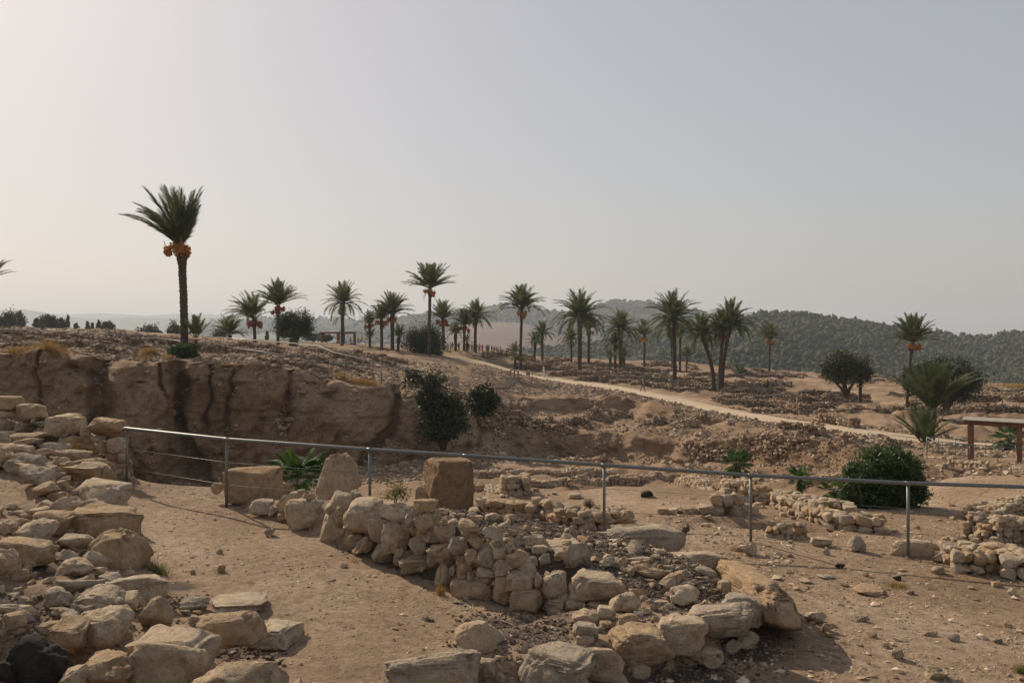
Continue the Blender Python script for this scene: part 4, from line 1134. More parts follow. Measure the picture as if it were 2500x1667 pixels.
def near_points(n, seed, y0, y1, thr, sc):
    g = np.random.default_rng(seed)
    y = np.sqrt(g.uniform(y0 ** 2, y1 ** 2, n)); x = g.uniform(-.72, .72, n) * y
    keep = (fbm(x / sc, y / sc, oct=3, seed=seed) + .9 * g.random(n)) > thr
    x, y = x[keep], y[keep]
    return np.array([(a, b, gz(a, b)) for a, b in zip(x, y)])
g1 = near_points(30000, 91, 4.8, 14.5, .22, 1.4)
rr = .0055 * (1 - .995 * rng.random(len(g1))) ** -.42
rr = np.where(g1[:, 0] > -.3 * g1[:, 1] + 3.2, rr * 1.5, rr * .9)
scatter("gravel", g1, np.minimum(rr, .06), M['gravel'], "fine stones and grit scattered over the dry foreground dirt", "gravel", 92, 0, .55)
g2 = near_points(5000, 93, 13, 22, .35, 1.8); g2 = g2[g2[:, 0] > -1.2]
scatter("gravel", g2, np.minimum(.012 * (1 - .99 * rng.random(len(g2))) ** -.45, .07), M['gravel'], "stones scattered over the courtyard and its banks", "gravel", 94, 0, .6)
# dark ash coloured gravel packing the wall core
pts = []
g = np.random.default_rng(95)
RP = np.array([XY(p[0], p[1]) for p in RIDGES[0]]); RH = [p[2] for p in RIDGES[0]]
while len(pts) < 7500:
    t = g.uniform(3.2, 10.9); i = int(t); q = RP[i] + (RP[i + 1] - RP[i]) * (t - i)
    hw = np.interp(t, np.arange(len(RH)), RH)
    q = q + g.normal(size=2) * hw * .55
    if vnoise(np.array([q[0] * 1.8]), np.array([q[1] * 1.8]), seed=4)[0] > .6: continue
    pts.append((q[0], q[1], gz(*q)))
for px, py, r in ASH_SPOTS:
    m = int(900 * r)
    d = hit(px, py); c = XY(px, d)
    for _ in range(m):
        q = (c[0] + g.normal() * r * .8, c[1] + g.normal() * r * .6); pts.append((q[0], q[1], gz(*q)))
pts = np.array(pts)
scatter("dark_gravel", pts, .008 + .011 * g.random(len(pts)) ** 2 + .014 * (g.random(len(pts)) > .95), M['dark_gravel'], "dark ash coloured gravel packed between the wall stones", "gravel", 96, 0, .75)

# small stones wedged between the boulders of the two foreground walls
g = np.random.default_rng(321)
n = 0
while n < 210:
    py = g.uniform(1062, 1560)
    xr = np.interp(py, [1062, 1180, 1300, 1400, 1480, 1560], [170, 300, 320, 345, 400, 330])
    px = g.uniform(-20, xr)
    if 1150 < py < 1235 and px < 90: continue
    d = hit(px, py); r = .028 * (1 - .93 * g.random()) ** -.55
    x, y = U(px) * d, d
    stone_obj((x, y, gz(x, y) + r * .35), (r * g.uniform(1, 1.6), r * g.uniform(.8, 1.2), r * g.uniform(.6, 1)), (g.normal() * .3, g.normal() * .3, g.uniform(0, 6)), 'b' if g.random() < .6 else 'r', 2, W2)
    n += 1
for i in range(75):
    px = g.uniform(690, 1400); base = np.interp(px, BX, BY)
    d = dw(px, base); hz = g.uniform(.05, .5) * np.interp(px, [690, 900, 1100, 1400], [.7, 1, 1.2, .8])
    r = g.uniform(.05, .11); y = d + .14 + .2 * hz
    stone_obj((U(px) * y, y, gz(U(px) * d, d - .1) + hz), (r * 1.3, r, r * .9), (g.normal() * .3, g.normal() * .3, g.uniform(0, 6)), 'b' if g.random() < .5 else 'r', 2, W4)
for i in range(110):
    t = g.uniform(4.2, 10.6); j = int(t); q = RP[j] + (RP[j + 1] - RP[j]) * (t - j)
    q = q + g.normal(size=2) * np.interp(t, np.arange(len(RH)), RH) * .5
    r = .03 * (1 - .9 * g.random()) ** -.5
    stone_obj((q[0], q[1], gz(*q) + r * .4), (r * g.uniform(1, 1.6), r, r * .8), (g.normal() * .3, g.normal() * .3, g.uniform(0, 6)), 'b' if g.random() < .5 else 'r', 2, W4)
# stones and sherds sticking out of the cut earth face
ci = np.where((GS.ravel() > 6.03) & (GS.ravel() < 6.99) & (np.repeat(cl, GS.shape[0], 0).ravel() > .4))[0]
ci = g.choice(ci, 1900)
cp = np.stack([(uu[None, :] * GD2).ravel()[ci], GD2.ravel()[ci], GZ.ravel()[ci]], 1)
cp = cp[(fbm(cp[:, 0] / 3, cp[:, 2] / .9, oct=2, seed=9) + .5 * g.random(len(cp))) > .15]
scatter("embedded_stones", cp, .02 * (1 - .97 * g.random(len(cp))) ** -.5 + .02, M['rubble'], "stones and sherds sticking out of the cut earth cliff", "stones", 97, cap=.16)
# ------------------------------------------------------------------ railings, shelters, steps
def piece(name, vf, mat, parent, smooth=True):
    v, f = vf
    return link(name, mesh_np(name, v - np.array(parent.location), f, mat, smooth), parent, parent.location)

def railing(name, label, rail, posts, r_rail, r_post, wires=(), seg=10, hook=False, group=None):
    """rail: top points; posts: (top point, foot z); wires: list of point lists"""
    root = empty(name, (posts[0][0][0], posts[0][0][1], posts[0][1]), label, "railing", group, "thing")
    pts = [np.array(p) for p in rail]
    piece("top_rail", tube(pts, r_rail, seg), M['metal'], root)
    for t, zf in posts:
        po = piece("post", tube([(t[0], t[1], zf - .15), (t[0], t[1], (zf + t[2]) / 2), (t[0], t[1], t[2] - r_rail * .6)], r_post, seg), M['metal'], root)
        if seg > 8:      # welded saddle under the rail, a piece of the post
            v, f = tube([(t[0] - .045, t[1], t[2] - .002), (t[0], t[1], t[2] - .003), (t[0] + .045, t[1], t[2] - .002)], r_rail * 1.16, seg)
            br = link("bracket", mesh_np("bracket", v - np.array(root.location), f, M['metal'], True)); br.parent = po
    for w in wires:
        piece("wire", tube(w, .0028 if r_rail > .02 else .002, 5), M['metal'], root)
    return root

# foreground rail
FR = [(310,1046,14.0,1190),(553,1072,12.6,1235),(903,1097,12.2,1222),(1137,1112,12.1,None),(1475,1135,12.0,1303),(1833,1160,11.9,1322),(2217,1179,11.4,1362),(2560,1190,11.1,1385),(2900,1203,10.8,1400)]
top = [at(p, y, d) for p, y, d, b in FR]
posts = []
for (p, y, d, b), t in zip(FR, top):
    zf = gz(t.x, t.y)
    posts.append((t, zf if b is None else min(zf, Y(d, b)) if p < 1200 else Y(d, b)))
rail = [top[0] + Vector((-.10, .05, -.05)), top[0] + Vector((-.07, .04, -.015)), top[0]] + top[1:]
wires = []
for frac in (.34, .67, .93):
    wires.append([Vector((t.x, t.y, t.z + (zf - t.z) * frac)) for t, zf in posts])
railing("steel_railing", "grey steel railing with three wires crossing the whole foreground", rail, posts, .027, .021, wires, 12)

def far_rail(label, pts, hgt, step, r=.03, mid=True, group="railings on the cliff top"):
    P = [at(p, y, d) for p, y, d in pts]
    s = [0.0]
    for a, b in zip(P, P[1:]): s.append(s[-1] + (b - a).length)
    posts = []
    for t in np.arange(0, s[-1] + .01, step):
        q = Vector([np.interp(t, s, [p[k] for p in P]) for k in range(3)])
        posts.append((q, min(gz(q.x, q.y), q.z - hgt * .8)))
    w = [[q - Vector((0, 0, hgt * .5)) for q, z in posts]] if mid else []
    P = P + [P[-1] + (P[-1] - P[-2]).normalized() * .12 - Vector((0, 0, .16))]
    return railing("steel_railing", label, P, posts, r, r * .9, w, 6, group=group)
far_rail("pale rail along the cliff top left of the big palm", [(-40,803,57),(0,804,57),(106,806,56),(240,814,55),(374,821,54)], 1.05, 1.95)
far_rail("dark rail stepping down behind the big palm's trunk", [(378,824,55),(455,835,54),(531,847,53)], 1.0, 2.2)
far_rail("upper rail running from behind the big palm towards the trench", [(495,820,70),(600,829,67),(700,837,64.5),(779,844,62),(814,860,60),(900,880,58),(1030,909,55.5)], 1.05, 2.3)
far_rail("second rail on the plateau behind the upper one", [(500,822,80),(620,829,78),(760,839,76),(790,843,76)], 1.0, 2.2)
far_rail("lower rail close above the cliff edge ending in a hook", [(575,850,53),(709,868,52.5),(819,886,52.5),(912,893,53.5),(960,901,53.5)], 1.0, 2.4)
far_rail("short rail in front of the resting group at the timber shelter", [(800,833,131),(870,834,131),(1000,840,131)], 1.0, 3.0, .035, group="railings at the timber shelter")
far_rail("near rail of the ramp under the right shelter", [(2263,1067,47.5),(2283,1077,46.5),(2380,1086,45.5),(2540,1098,44.0)], 1.05, 1.35, .03, group="railings of the ramp by the right shelter")
far_rail("back rail of the ramp under the right shelter", [(2263,1067,47.6),(2298,1067,51),(2400,1078,50.5),(2540,1091,50)], 1.05, 1.7, .03, group="railings of the ramp by the right shelter")
far_rail("thin low rail along the path leading to the right shelter", [(2120,1056,60),(2180,1062,58),(2240,1069,56.5)], .5, 3.2, .025, False, group="railings of the ramp by the right shelter")

# right shelter
piece_ = piece
def shelter(name, label, corners, ztop, zf, post_w, over, mat_roof, slats, roof_t=.05, postmat='wood'):
    c = sum((Vector((x, y, 0)) for x, y in corners), Vector()) / 4
    root = empty(name, (c.x, c.y, zf), label, "shelter", None, "thing")
    P = [Vector((x, y, 0)) for x, y in corners]
    ex = (P[1] - P[0]); ey = (P[3] - P[0]); lx, ly = ex.length, ey.length; ex.normalize(); ey.normalize()
    rz = math.atan2(ex.y, ex.x)
    for p in P:
        g0 = gz(p.x, p.y) - .1
        piece_("post", box((p.x, p.y, (g0 + ztop - .2) / 2), (post_w / 2, post_w / 2, (ztop - .2 - g0) / 2), rz, .015), M[postmat], root, False)
    for a, b in ((0, 1), (3, 2)):
        q = (P[a] + P[b]) / 2
        piece_("beam", box((q.x, q.y, ztop - .1), (lx / 2 + over, .06, .09), rz, .01), M[postmat], root, False)
    roof = empty("roof", (0, 0, 0)); roof.parent = root
    def piece(name, vf, mat, parent, smooth=True):      # pieces of the roof
        o = link(name, mesh_np(name, vf[0] - np.array(root.location), vf[1], mat, smooth)); o.parent = roof
        return o
    for i in range(4):
        q = P[0] + ex * (lx * i / 3) + ey * ly / 2
        piece("rafter", box((q.x, q.y, ztop + .04), (.045, ly / 2 + over, .05), rz, .008), M[postmat], root, False)
    if slats:
        n = int((ly + 2 * over) / .22)
        for i in range(n):
            q = P[0] + ex * lx / 2 + ey * (-over + .11 + i * .22)
            piece("slat", box((q.x, q.y, ztop + .115), (lx / 2 + over, .08, .022), rz), M[mat_roof], root, False)
    else:
        n = 6
        wd = (lx + 2 * over) / n
        for i in range(n):
            q = P[0] + ex * (-over + wd * (i + .5)) + ey * ly / 2
            piece("roof_panel", box((q.x, q.y, ztop + .112), (wd / 2 - .002, ly / 2 + over + .1, .022), rz), M[mat_roof], root, False)
    return root
pa, pb = XY(2368, 46.3), XY(2488, 45.0)
ev = Vector((pb[0] - pa[0], pb[1] - pa[1])); nv = Vector((-ev.y, ev.x))
shelter("timber_shelter", "brown timber shelter with a flat pale roof at the right edge", [pa, pb, (pb[0] + nv.x * .45, pb[1] + nv.y * .45), (pa[0] + nv.x * .45, pa[1] + nv.y * .45)], Y(46, 1030), Y(46, 1120), .22, .4, 'roof', False)
q0, q1, q2 = XY(786, 140.5), XY(825, 136.0), XY(866, 140.0)
shelter("timber_shelter", "small dark red timber pergola on the plateau in the middle distance", [q1, q2, (q2[0] + q0[0] - q1[0], q2[1] + q0[1] - q1[1]), q0], Y(138, 812), Y(138, 840), .34, .35, 'wood', True)

# log steps from the path into the trench, with two posts and a little sign
root = empty("log_steps", at(1240, 938, 100), "flight of log steps leading from the sandy path into the trench", "steps", None, "thing")
for i in range(7):
    px = 1256 - 6.2 * i; d = hit(px, 925 + 4.0 * i, 60); p = Vector((U(px) * d, d, gz(U(px) * d, d) + .1))
    piece("tread", box(p, (1.0, .2, .11), .1, .02), M['wood_grey'], root, False)
root = empty("step_handrail", at(1255, 922, hit(1255, 922, 60)), "dark wooden handrail at the top of the log steps", "handrail", None, "thing")
hp = []
for px in (1247, 1256, 1265):
    d = hit(px, 922, 60); x = U(px) * d; z = gz(x, d)
    piece("post", box((x, d, z + .5), (.1, .1, .55 if px < 1260 else .42), 0, .02), M['wood_grey'], root, False); hp.append((x, d, z + (1.0 if px < 1260 else .8)))
piece("rail", tube(hp, .06, 6), M['wood_grey'], root)
d = hit(1289, 922, 60); x = U(1289) * d; z = gz(x, d)
root = empty("information_sign", (x, d, z), "small greenish sign on a post beside the sandy path", "sign", None, "thing")
M['sign'] = plain_material("sign_board", (0.22, 0.23, 0.16), .6, 0, .1, 5, 0)
piece("board", box((x, d, z + .55), (.27, .03, .3), .1, .01), M['sign'], root, False)
piece("post", box((x, d + .05, z + .15), (.04, .03, .3), .1), M['wood_grey'], root, False)
for px, py, h_ in [(1299,922,.9),(2425,1,0)]:
    if not h_: continue
    d = hit(px, py, 60); x = U(px) * d; z = gz(x, d)
    o = link("marker_stake", mesh_np("marker_stake", *[a for a in tube([(0, 0, -.2), (0, 0, h_ * .5), (0.02, 0, h_)], [.04, .035, .03], 6)], M['wood_grey']), None, (x, d, z))
    tag(o, "thin stake beside the sign on the sandy path", "stake")
# dry twigs and sticks
def stick(pts, r, label, mat='dry_brush'):
    P = [Vector((U(px) * (d := hit(px, py)), d, 0)) for px, py in pts]
    Q = [(p.x, p.y, gz(p.x, p.y) + r + .012 * math.sin(i * 2.0) ** 2) for i, p in enumerate(P)]
    c = Q[0]
    v, f = tube(np.array(Q) - np.array(c), np.linspace(r, r * .5, len(Q)), 5)
    tag(link("twig", mesh_np("twig", v, f, M[mat], True), None, c), label, "twig")
M['twig_white'] = plain_material("bleached_twig", (0.55, 0.47, 0.37), .8, 0, .15, 20, .1)
stick([(1221,1516),(1240,1524),(1258,1532),(1268,1537)], .009, "dry brown stick lying at the foot of the wall")
stick([(1907,1325),(1910,1331),(1922,1341)], .006, "left of two bleached twigs near a rail post", 'twig_white')
stick([(1922,1331),(1932,1335),(1938,1343)], .006, "right of two bleached twigs near a rail post", 'twig_white')
stick([(1145,1467),(1152,1477),(1158,1487)], .004, "thin straw lying before the long base block", 'twig_white')
stick([(2240,1348),(2253,1356),(2264,1362)], .005, "bleached twig at the foot of the right rail post", 'twig_white')
stick([(662,1290),(668,1280),(685,1288),(703,1282)], .004, "curled dry tendril lying by the wall end", 'twig_white')
# ------------------------------------------------------------------ palms
def frond_mesh(seed, droop, mat, pairs=34, curl=1.6, width=.036, leaf=.23):
    """feather frond of unit length along +X, bending down"""
    g = np.random.default_rng(seed)
    n = 11
    s = np.linspace(0, 1, n); ang = .12 - droop * s ** curl
    dx = np.cos(ang); dz = np.sin(ang)
    P = np.zeros((n, 3)); P[1:, 0] = np.cumsum((dx[1:] + dx[:-1]) / 2) / (n - 1); P[1:, 2] = np.cumsum((dz[1:] + dz[:-1]) / 2) / (n - 1)
    P[:, 1] += .05 * g.normal() * s ** 2
    rv, rf = tube(P, np.linspace(.013, .003, n), 4, False)
    V, Fc = [], []
    k = 0
    for i in range(pairs):
        t = .16 + .84 * (i + .5) / pairs
        q = np.array([np.interp(t, s, P[:, j]) for j in range(3)]); a = np.interp(t, s, ang)
        T = np.array([math.cos(a), 0, math.sin(a)]); Nn = np.array([-math.sin(a), 0, math.cos(a)])
        L_ = leaf * (math.sin(math.pi * (.14 + .80 * t)) ** .7) * g.uniform(.85, 1.1)
        th = R(62 - 38 * t) * g.uniform(.85, 1.15)
        for sd in (-1, 1):
            dirv = T * math.cos(th) + np.array([0, sd * math.sin(th), 0]) + Nn * (g.uniform(.05, .45)) + np.array([0, 0, -.22 * t])
            dirv /= np.linalg.norm(dirv)
            wv = T * width * .5
            V += [q - wv, q + wv, q + dirv * L_ * .55 + wv * .9, q + dirv * L_ + np.array([0, 0, -.05 * L_])]
            Fc += [(k, k + 1, k + 2), (k, k + 2, k + 3)]; k += 4
    v, f = merge([(rv, rf), (np.array(V), np.array(Fc))])
    return mesh_np("frond", v, f, mat)
FR_ = {(d, m, q): frond_mesh(int(d * 100) + q * 7, d, M[m], pairs=34) for d in (.3, .6, 1.0, 1.5) for m in ('frond', 'frond_pale') for q in (0, 1)}
FR_BIG = {(d, q): frond_mesh(int(d * 100) + 60 + q, d, M['frond'], pairs=60, width=.016, leaf=.23) for d in (.25, .6, 1.0) for q in (0, 1)}
FR_DRY = [frond_mesh(900 + q, 1.1, M['dry_frond'], pairs=14, width=.02, leaf=.1) for q in (0, 1)]

def bunch_mesh(seed, mat):
    g = np.random.default_rng(seed)
    n = 46
    p = g.normal(size=(n, 3)); p /= np.linalg.norm(p, axis=1)[:, None]; p *= (g.random(n) ** .4)[:, None]
    p = p * np.array([.42, .42, .5]) + np.array([0, 0, -.55])
    p[:, :2] *= (1.15 - .35 * (p[:, 2:3] + 1))
    v, f = blobs(p, g.uniform(.08, .15, n), 1, .12, seed)
    sv, sf = tube([(0, 0, .35), (0, 0, .1), (0, 0, -.4)], [.035, .03, .02], 5)
    v, f = merge([(v, f), (sv, sf)])
    return mesh_np("date_bunch", v, f, mat, True)
BUN = {k: [bunch_mesh(20 + i, M['date_' + k]) for i in range(2)] for k in ('orange', 'red', 'yellow')}

GA = math.pi * (3 - math.sqrt(5))
def palm_trunk(base, top, r, seed, bulge=1.45, flare=1.3):
    g = np.random.default_rng(seed)
    b, t = np.array(base), np.array(top)
    L_ = np.linalg.norm(t - b)
    n = int(np.clip(L_ / .12, 14, 90)); seg = 12
    s = np.linspace(0, 1, n)
    lean = np.array([t[0] - b[0], t[1] - b[1], 0])
    P = b + (t - b) * s[:, None] + np.outer(-.35 * np.sin(math.pi * s) * (1 - .5 * s), lean)
    prof = 1 + (flare - 1) * np.exp(-s * L_ / .5) + (bulge - 1) * np.exp(-((1 - s) * L_ / .75 - .7) ** 2 / .35)
    prof *= np.where(np.arange(n) % 2 == 0, 1.0, .86)
    v, f = tube(P, r * prof, seg)
    v = v + g.normal(size=v.shape) * r * .05
    return v, f

def palm(label, base, top, Rpx, d=None, tw=8.0, n=34, style='round', dates=None, mat='frond', name='date_palm', group='date palms on the mound', low=None, bulge=1.45, big=False, dead=3, wind=0.0, lenk=1.42):
    seed = int(base[0] * 3 + base[1])
    g = np.random.default_rng(seed)
    if g.random() < .35: mat = 'frond_pale'
    if d is None: d = hit(base[0], base[1], 40, 200)
    k = d / F
    b = at(base[0], base[1], d); b.z = min(b.z, gz(b.x, b.y) - .05) if d < 190 else b.z
    t = at(top[0], top[1], d)
    root = empty(name, b, label, "palm tree", group, "thing")
    if (t - b).length > .6:
        piece("trunk", palm_trunk(b, t, tw * k / 2 * .86, seed, bulge * g.uniform(.95, 1.12)), M['trunk'], root)
    Lf = Rpx * k * lenk
    crown = empty("crown", t - b); crown.parent = root
    sag = g.uniform(-8, 14); n = int(n * g.uniform(1.05, 1.45))
    lo, hi = {'round': (-14, 86), 'up': (22, 87), 'fan': (5, 88), 'bush': (8, 85)}[style]
    if low is not None: lo = max(low, -18)
    if dates: lo = max(lo, 14)
    for i in range(n):
        fr = (i + .5) / n
        el = hi + (lo - hi) * fr ** .85 + g.normal() * 4
        az = i * GA + g.normal() * .12
        L_ = Lf * g.uniform(.88, 1.1) * (.82 + .18 * math.cos(R(el)))
        e2 = el - sag
        dr = .3 if e2 > 68 else .6 if e2 > 48 else 1.0 if e2 > 15 else 1.5
        if style == 'up': dr = .3 if e2 > 50 else .6
        if big: me = FR_BIG[(.25 if el > 55 else .6 if el > 28 else 1.0, i % 2)]
        else: me = FR_[(dr, mat, i % 2)]
        o = link("frond", me); o.parent = crown
        o.rotation_mode = 'QUATERNION'
        dirv = Vector((math.cos(az) * math.cos(R(el)), math.sin(az) * math.cos(R(el)), math.sin(R(el))))
        dirv = (dirv + Vector((-wind, 0, 0))).normalized()
        zz = Vector((0, 0, 1)); yv = zz.cross(dirv)
        if yv.length < .05: yv = Vector((-math.sin(az), math.cos(az), 0))
        yv.normalize(); zv = dirv.cross(yv)
        o.rotation_quaternion = Matrix((dirv, yv, zv)).transposed().to_quaternion()
        o.scale = (L_, L_, L_)
        o.location = dirv * .12
    for i in range(dead if dead in (0, 8) else int(g.integers(1, 9))):
        o = link("dry_frond", FR_DRY[i % 2]); o.parent = crown; o.location = (0, 0, -.15)
        az = g.uniform(0, 6.28); L_ = Lf * .5
        o.rotation_euler = (0, R(35 + 25 * g.random()), az); o.scale = (L_, L_, L_)
    if dates:
        colr, nb, size = dates; size *= 1.3
        for i in range(nb):
            az = i * 2 * math.pi / nb + g.random() * .8
            rr = size * g.uniform(.6, 1.05)
            p = t + Vector((math.cos(az) * rr * .95, math.sin(az) * rr * .95, rr * g.uniform(-.75, .1)))
            o = link("date_bunch", BUN[colr][i % 2], root, p)
            o.rotation_euler = (g.normal() * .2, g.normal() * .2, g.uniform(0, 6)); o.scale = (rr, rr, rr)
    return root

# the tall palm on the cliff, built frond by frond as the wind holds it
def tall_palm():
    d = 52.0; k = d / F
    b = at(450, 848, d); t = at(443, 632, d); b.z = gz(b.x, b.y) - .1
    root = empty("date_palm", b, "tallest date palm with orange dates on the cliff edge, its fronds swept to the left", "palm tree", "date palms on the mound", "thing")
    piece("trunk", palm_trunk(b, at(443, 606, d), .255, 5, 1.45, 1.1), M['trunk'], root)
    org = at(443, 606, d)
    crown = empty("crown", org - b); crown.parent = root
    g = np.random.default_rng(12)
    spec = []
    for tx, ty in [(318,535),(322,522),(330,516),(345,512),(352,520),(360,513),(372,487),(383,484),(392,492),(398,478),(407,474),(420,471),(425,487),(436,490),(430,480),(447,505),(462,478),(470,480),(474,478),(480,472),(478,500),(490,520),(486,530),(483,548),(465,515),(455,495),(410,500),(415,515),(345,528),(335,545),(350,556),(474,555)]:
        spec.append((tx, ty))
    for i, (tx, ty) in enumerate(spec):
        dy = g.normal() * 1.1
        tip = at(tx, ty, d); tip.y += dy; tip.x = U(tx) * d
        v = tip - org; L_ = v.length
        dirv = v.normalized()
        me = FR_BIG[(.25 if dirv.z > .75 else .6, i % 2)]
        bend = .07 if dirv.z > .75 else .20
        dirv = (dirv + Vector((0, 0, bend))).normalized()
        o = link("frond", me); o.parent = crown
        zz = Vector((0, 0, 1)); yv = zz.cross(dirv); yv.normalize(); zv = dirv.cross(yv)
        o.rotation_mode = 'QUATERNION'; o.rotation_quaternion = Matrix((dirv, yv, zv)).transposed().to_quaternion()
        o.scale = (L_ * 1.1, L_ * 1.1, L_ * 1.1)
    for i, (px, py, dy, s) in enumerate([(407,608,-.2,.72),(430,598,-.3,.7),(440,604,.2,.72),(448,600,-.4,.7),(456,606,-.1,.66),(451,612,-.5,.62),(436,612,-.4,.62),(402,614,.1,.6),(455,618,.1,.5)]):
        p = at(px, py, d) + Vector((0, dy, s * .35))
        o = link("date_bunch", BUN['orange'][i % 2], root, p); o.scale = (s, s, s * .95); o.rotation_euler = (g.normal() * .3, g.normal() * .3, g.uniform(0, 6))
tall_palm()
palm("leafy young palm sprouting beside the tallest palm's trunk", (476,846), (478,828), 46, 51.5, 5, 12, 'up', mat='frond_pale', dead=0, low=35)
palm("palm cut off by the left edge, only its right fronds showing", (-45,800), (-38,690), 58, 75, 10, 30, 'up')
palm("short wind bent palm with red dates left of centre", (622,829), (620,778), 55, 95, 9, 26, 'round', ('red', 7, .62), 'frond_pale', wind=.45, low=5)
palm("tall slim palm with red dates left of the round dark tree", (679,833), (679,745), 50, 95, 9, 34, 'up', ('red', 6, .5), low=0)
palm("tall palm rising behind the small pergola", (835,838), (838,741), 43, 128, 9, 34, 'round', None, low=-15)
palm("shorter palm directly behind the pergola palm's trunk", (840,838), (836,772), 24, 150, 6, 22, 'round')
palm("small palm with a cone of orange dates right of the pergola", (903,838), (902,790), 26, 125, 7, 26, 'round', ('orange', 5, .55))
palm("knee high palm under the small orange date palm", (903,836), (903,824), 20, 124, 6, 16, 'bush', mat='frond_pale', dead=0)
palm("left palm of the close pair behind the visitors, with orange dates", (932,846), (931,780), 32, 118, 9, 30, 'round', ('orange', 6, .6))
palm("right palm of the close pair behind the visitors, full crown", (958,852), (957,769), 46, 118, 11, 38, 'round', ('orange', 4, .6), low=-20)
palm("low bushy palm at the foot of the close pair", (972,852), (974,822), 27, 119, 8, 24, 'bush', mat='frond_pale')
palm("tallest palm of the middle, slim trunk above the dark round bush", (1048,856), (1050,704), 49, 115, 9.5, 36, 'up', ('orange', 7, .6), low=12)
palm("palm with heavy red dates right of the dark round bush", (1083,845), (1081,778), 36, 132, 9, 32, 'round', ('red', 8, .7), 'frond_pale', low=0)
palm("squat palm with small crown above the visitors", (1112,848), (1112,815), 24, 134, 8, 26, 'bush')
palm("drooping palm with orange dates above the crowd", (1133,846), (1134,795), 34, 134, 7.5, 30, 'round', ('orange', 7, .6))
palm("clean trunked palm just left of the brown field", (1160,846), (1162,776), 37, 134, 9, 34, 'round', None, low=-10)
palm("little palm tuft behind the crowd in front of the brown field", (1140,845), (1140,834), 15, 136, 6, 16, 'bush', mat='frond_pale', dead=0)
palm("solitary tall palm with orange dates in the centre above the path", (1271,880), (1274,756), 52, 121, 8.5, 36, 'round', ('orange', 8, .62), low=-5)
palm("young palm with a yellow bush at the centre palm's foot", (1258,878), (1257,862), 22, 122, 6, 14, 'up', mat='frond_pale', dead=0)
palm("right palm of the small pair below the green hill", (1324,866), (1324,816), 28, 150, 7, 30, 'round')
palm("left shorter palm of the small pair below the green hill", (1305,866), (1307,834), 22, 152, 7, 26, 'round')
palm("large full palm left of the bare gap in the palm row", (1415,887), (1417,775), 56, 118, 13, 42, 'round', None, low=-22)
palm("slim palm standing left behind the large full palm", (1395,868), (1394,829), 28, 150, 6, 28, 'round')
palm("palm half hidden right behind the large full palm", (1437,874), (1438,803), 36, 138, 9, 30, 'round', ('orange', 3, .5), 'frond_pale')
palm("round palm with yellowing lower fronds", (1515,882), (1516,805), 41, 135, 11, 38, 'round', None, low=-25)
palm("lower palm leaning against the round palm", (1502,882), (1502,841), 27, 137, 8, 26, 'round')
palm("bushy palm seedling left of the round palm's foot", (1490,884), (1490,873), 20, 130, 6, 16, 'bush', dead=0)
palm("bushy palm seedling right of the round palm's foot", (1524,884), (1522,872), 22, 131, 6, 16, 'bush', dead=0)
palm("neat palm with bright yellow dates against the forest", (1573,882), (1573,818), 31, 148, 6.5, 32, 'round', ('yellow', 6, .6), low=-5)
palm("broad palm with flared foot left of the leaning trio", (1647,917), (1645,780), 57, 110, 12.5, 42, 'round', None, low=-15)
palm("palm with hanging red dates behind the broad palm", (1641,886), (1638,810), 31, 145, 6, 28, 'round', ('red', 4, .6))
palm("thin palm right behind the broad palm", (1660,890), (1661,815), 27, 140, 7, 28, 'up', low=0)
palm("feathery shrub palm at the thin palm's foot", (1676,890), (1677,872), 22, 138, 5, 16, 'up', dead=0, mat='frond_pale')
palm("leaning left palm of the trio", (1742,937), (1714,818), 44, 101, 12, 36, 'round', None, low=-20)
palm("straight middle palm of the trio with brown skirt", (1757,943), (1766,812), 44, 100, 10, 36, 'round', ('red', 4, .45), low=-5, dead=8)
palm("tallest right palm of the trio", (1764,943), (1783,792), 50, 101, 10, 40, 'round', None, low=-20)
palm("single slim palm with orange dates in front of the forest", (1878,902), (1880,828), 34, 150, 6.5, 30, 'round', ('orange', 8, .6), low=-2)
palm("tall palm with orange red dates rising from the dark tree at the right", (2215,972), (2228,835), 54, 84, 9, 32, 'round', ('orange', 8, .52), low=-20)
palm("big near palm with a fan of upright fronds beside the ramp", (2272,1098), (2276,1004), 92, 58, 22, 34, 'up', None, name='date_palm', low=42, big=True, bulge=1.15)
palm("clump of palm suckers at the near palm's foot", (2256,1096), (2256,1088), 74, 56, 8, 16, 'up', None, low=40, dead=0, big=True)
palm("bushy trunkless palm left of the short wind bent palm", (561,828), (561,818), 40, 96, 10, 30, 'bush', dead=0)

# ------------------------------------------------------------------ fan palms
def fan_leaf(seed, mat):
    g = np.random.default_rng(seed)
    V, Fc = [], []
    pv, pf = tube([(0, 0, 0), (.25, 0, .02), (.5, 0, 0)], .012, 4, False)
    n = 22; k = 0
    for i in range(n):
        a0 = R(-125 + 250 * i / n); a1 = R(-125 + 250 * (i + 1) / n); am = (a0 + a1) / 2
        r = .5 * (.8 + .2 * math.cos(am)) * g.uniform(.9, 1.05)
        c = np.array([.5, 0, 0])
        def pt(a, rr, z): return c + np.array([math.cos(a) * rr, math.sin(a) * rr, z])
        dz = -.10 * r * abs(math.sin(am)) - .05
        V += [c, pt(a0, r * .6, .0), pt(am, r * .62, .02), pt(a1, r * .6, 0), pt(am + g.normal() * .02, r, dz)]
        Fc += [(k, k + 1, k + 2), (k, k + 2, k + 3), (k + 1, k + 4, k + 2), (k + 2, k + 4, k + 3)]; k += 5
    v, f = merge([(pv, pf), (np.array(V), np.array(Fc))])
    return mesh_np("fan_leaf", v, f, mat)
FAN = [fan_leaf(i, M['fan']) for i in range(3)]
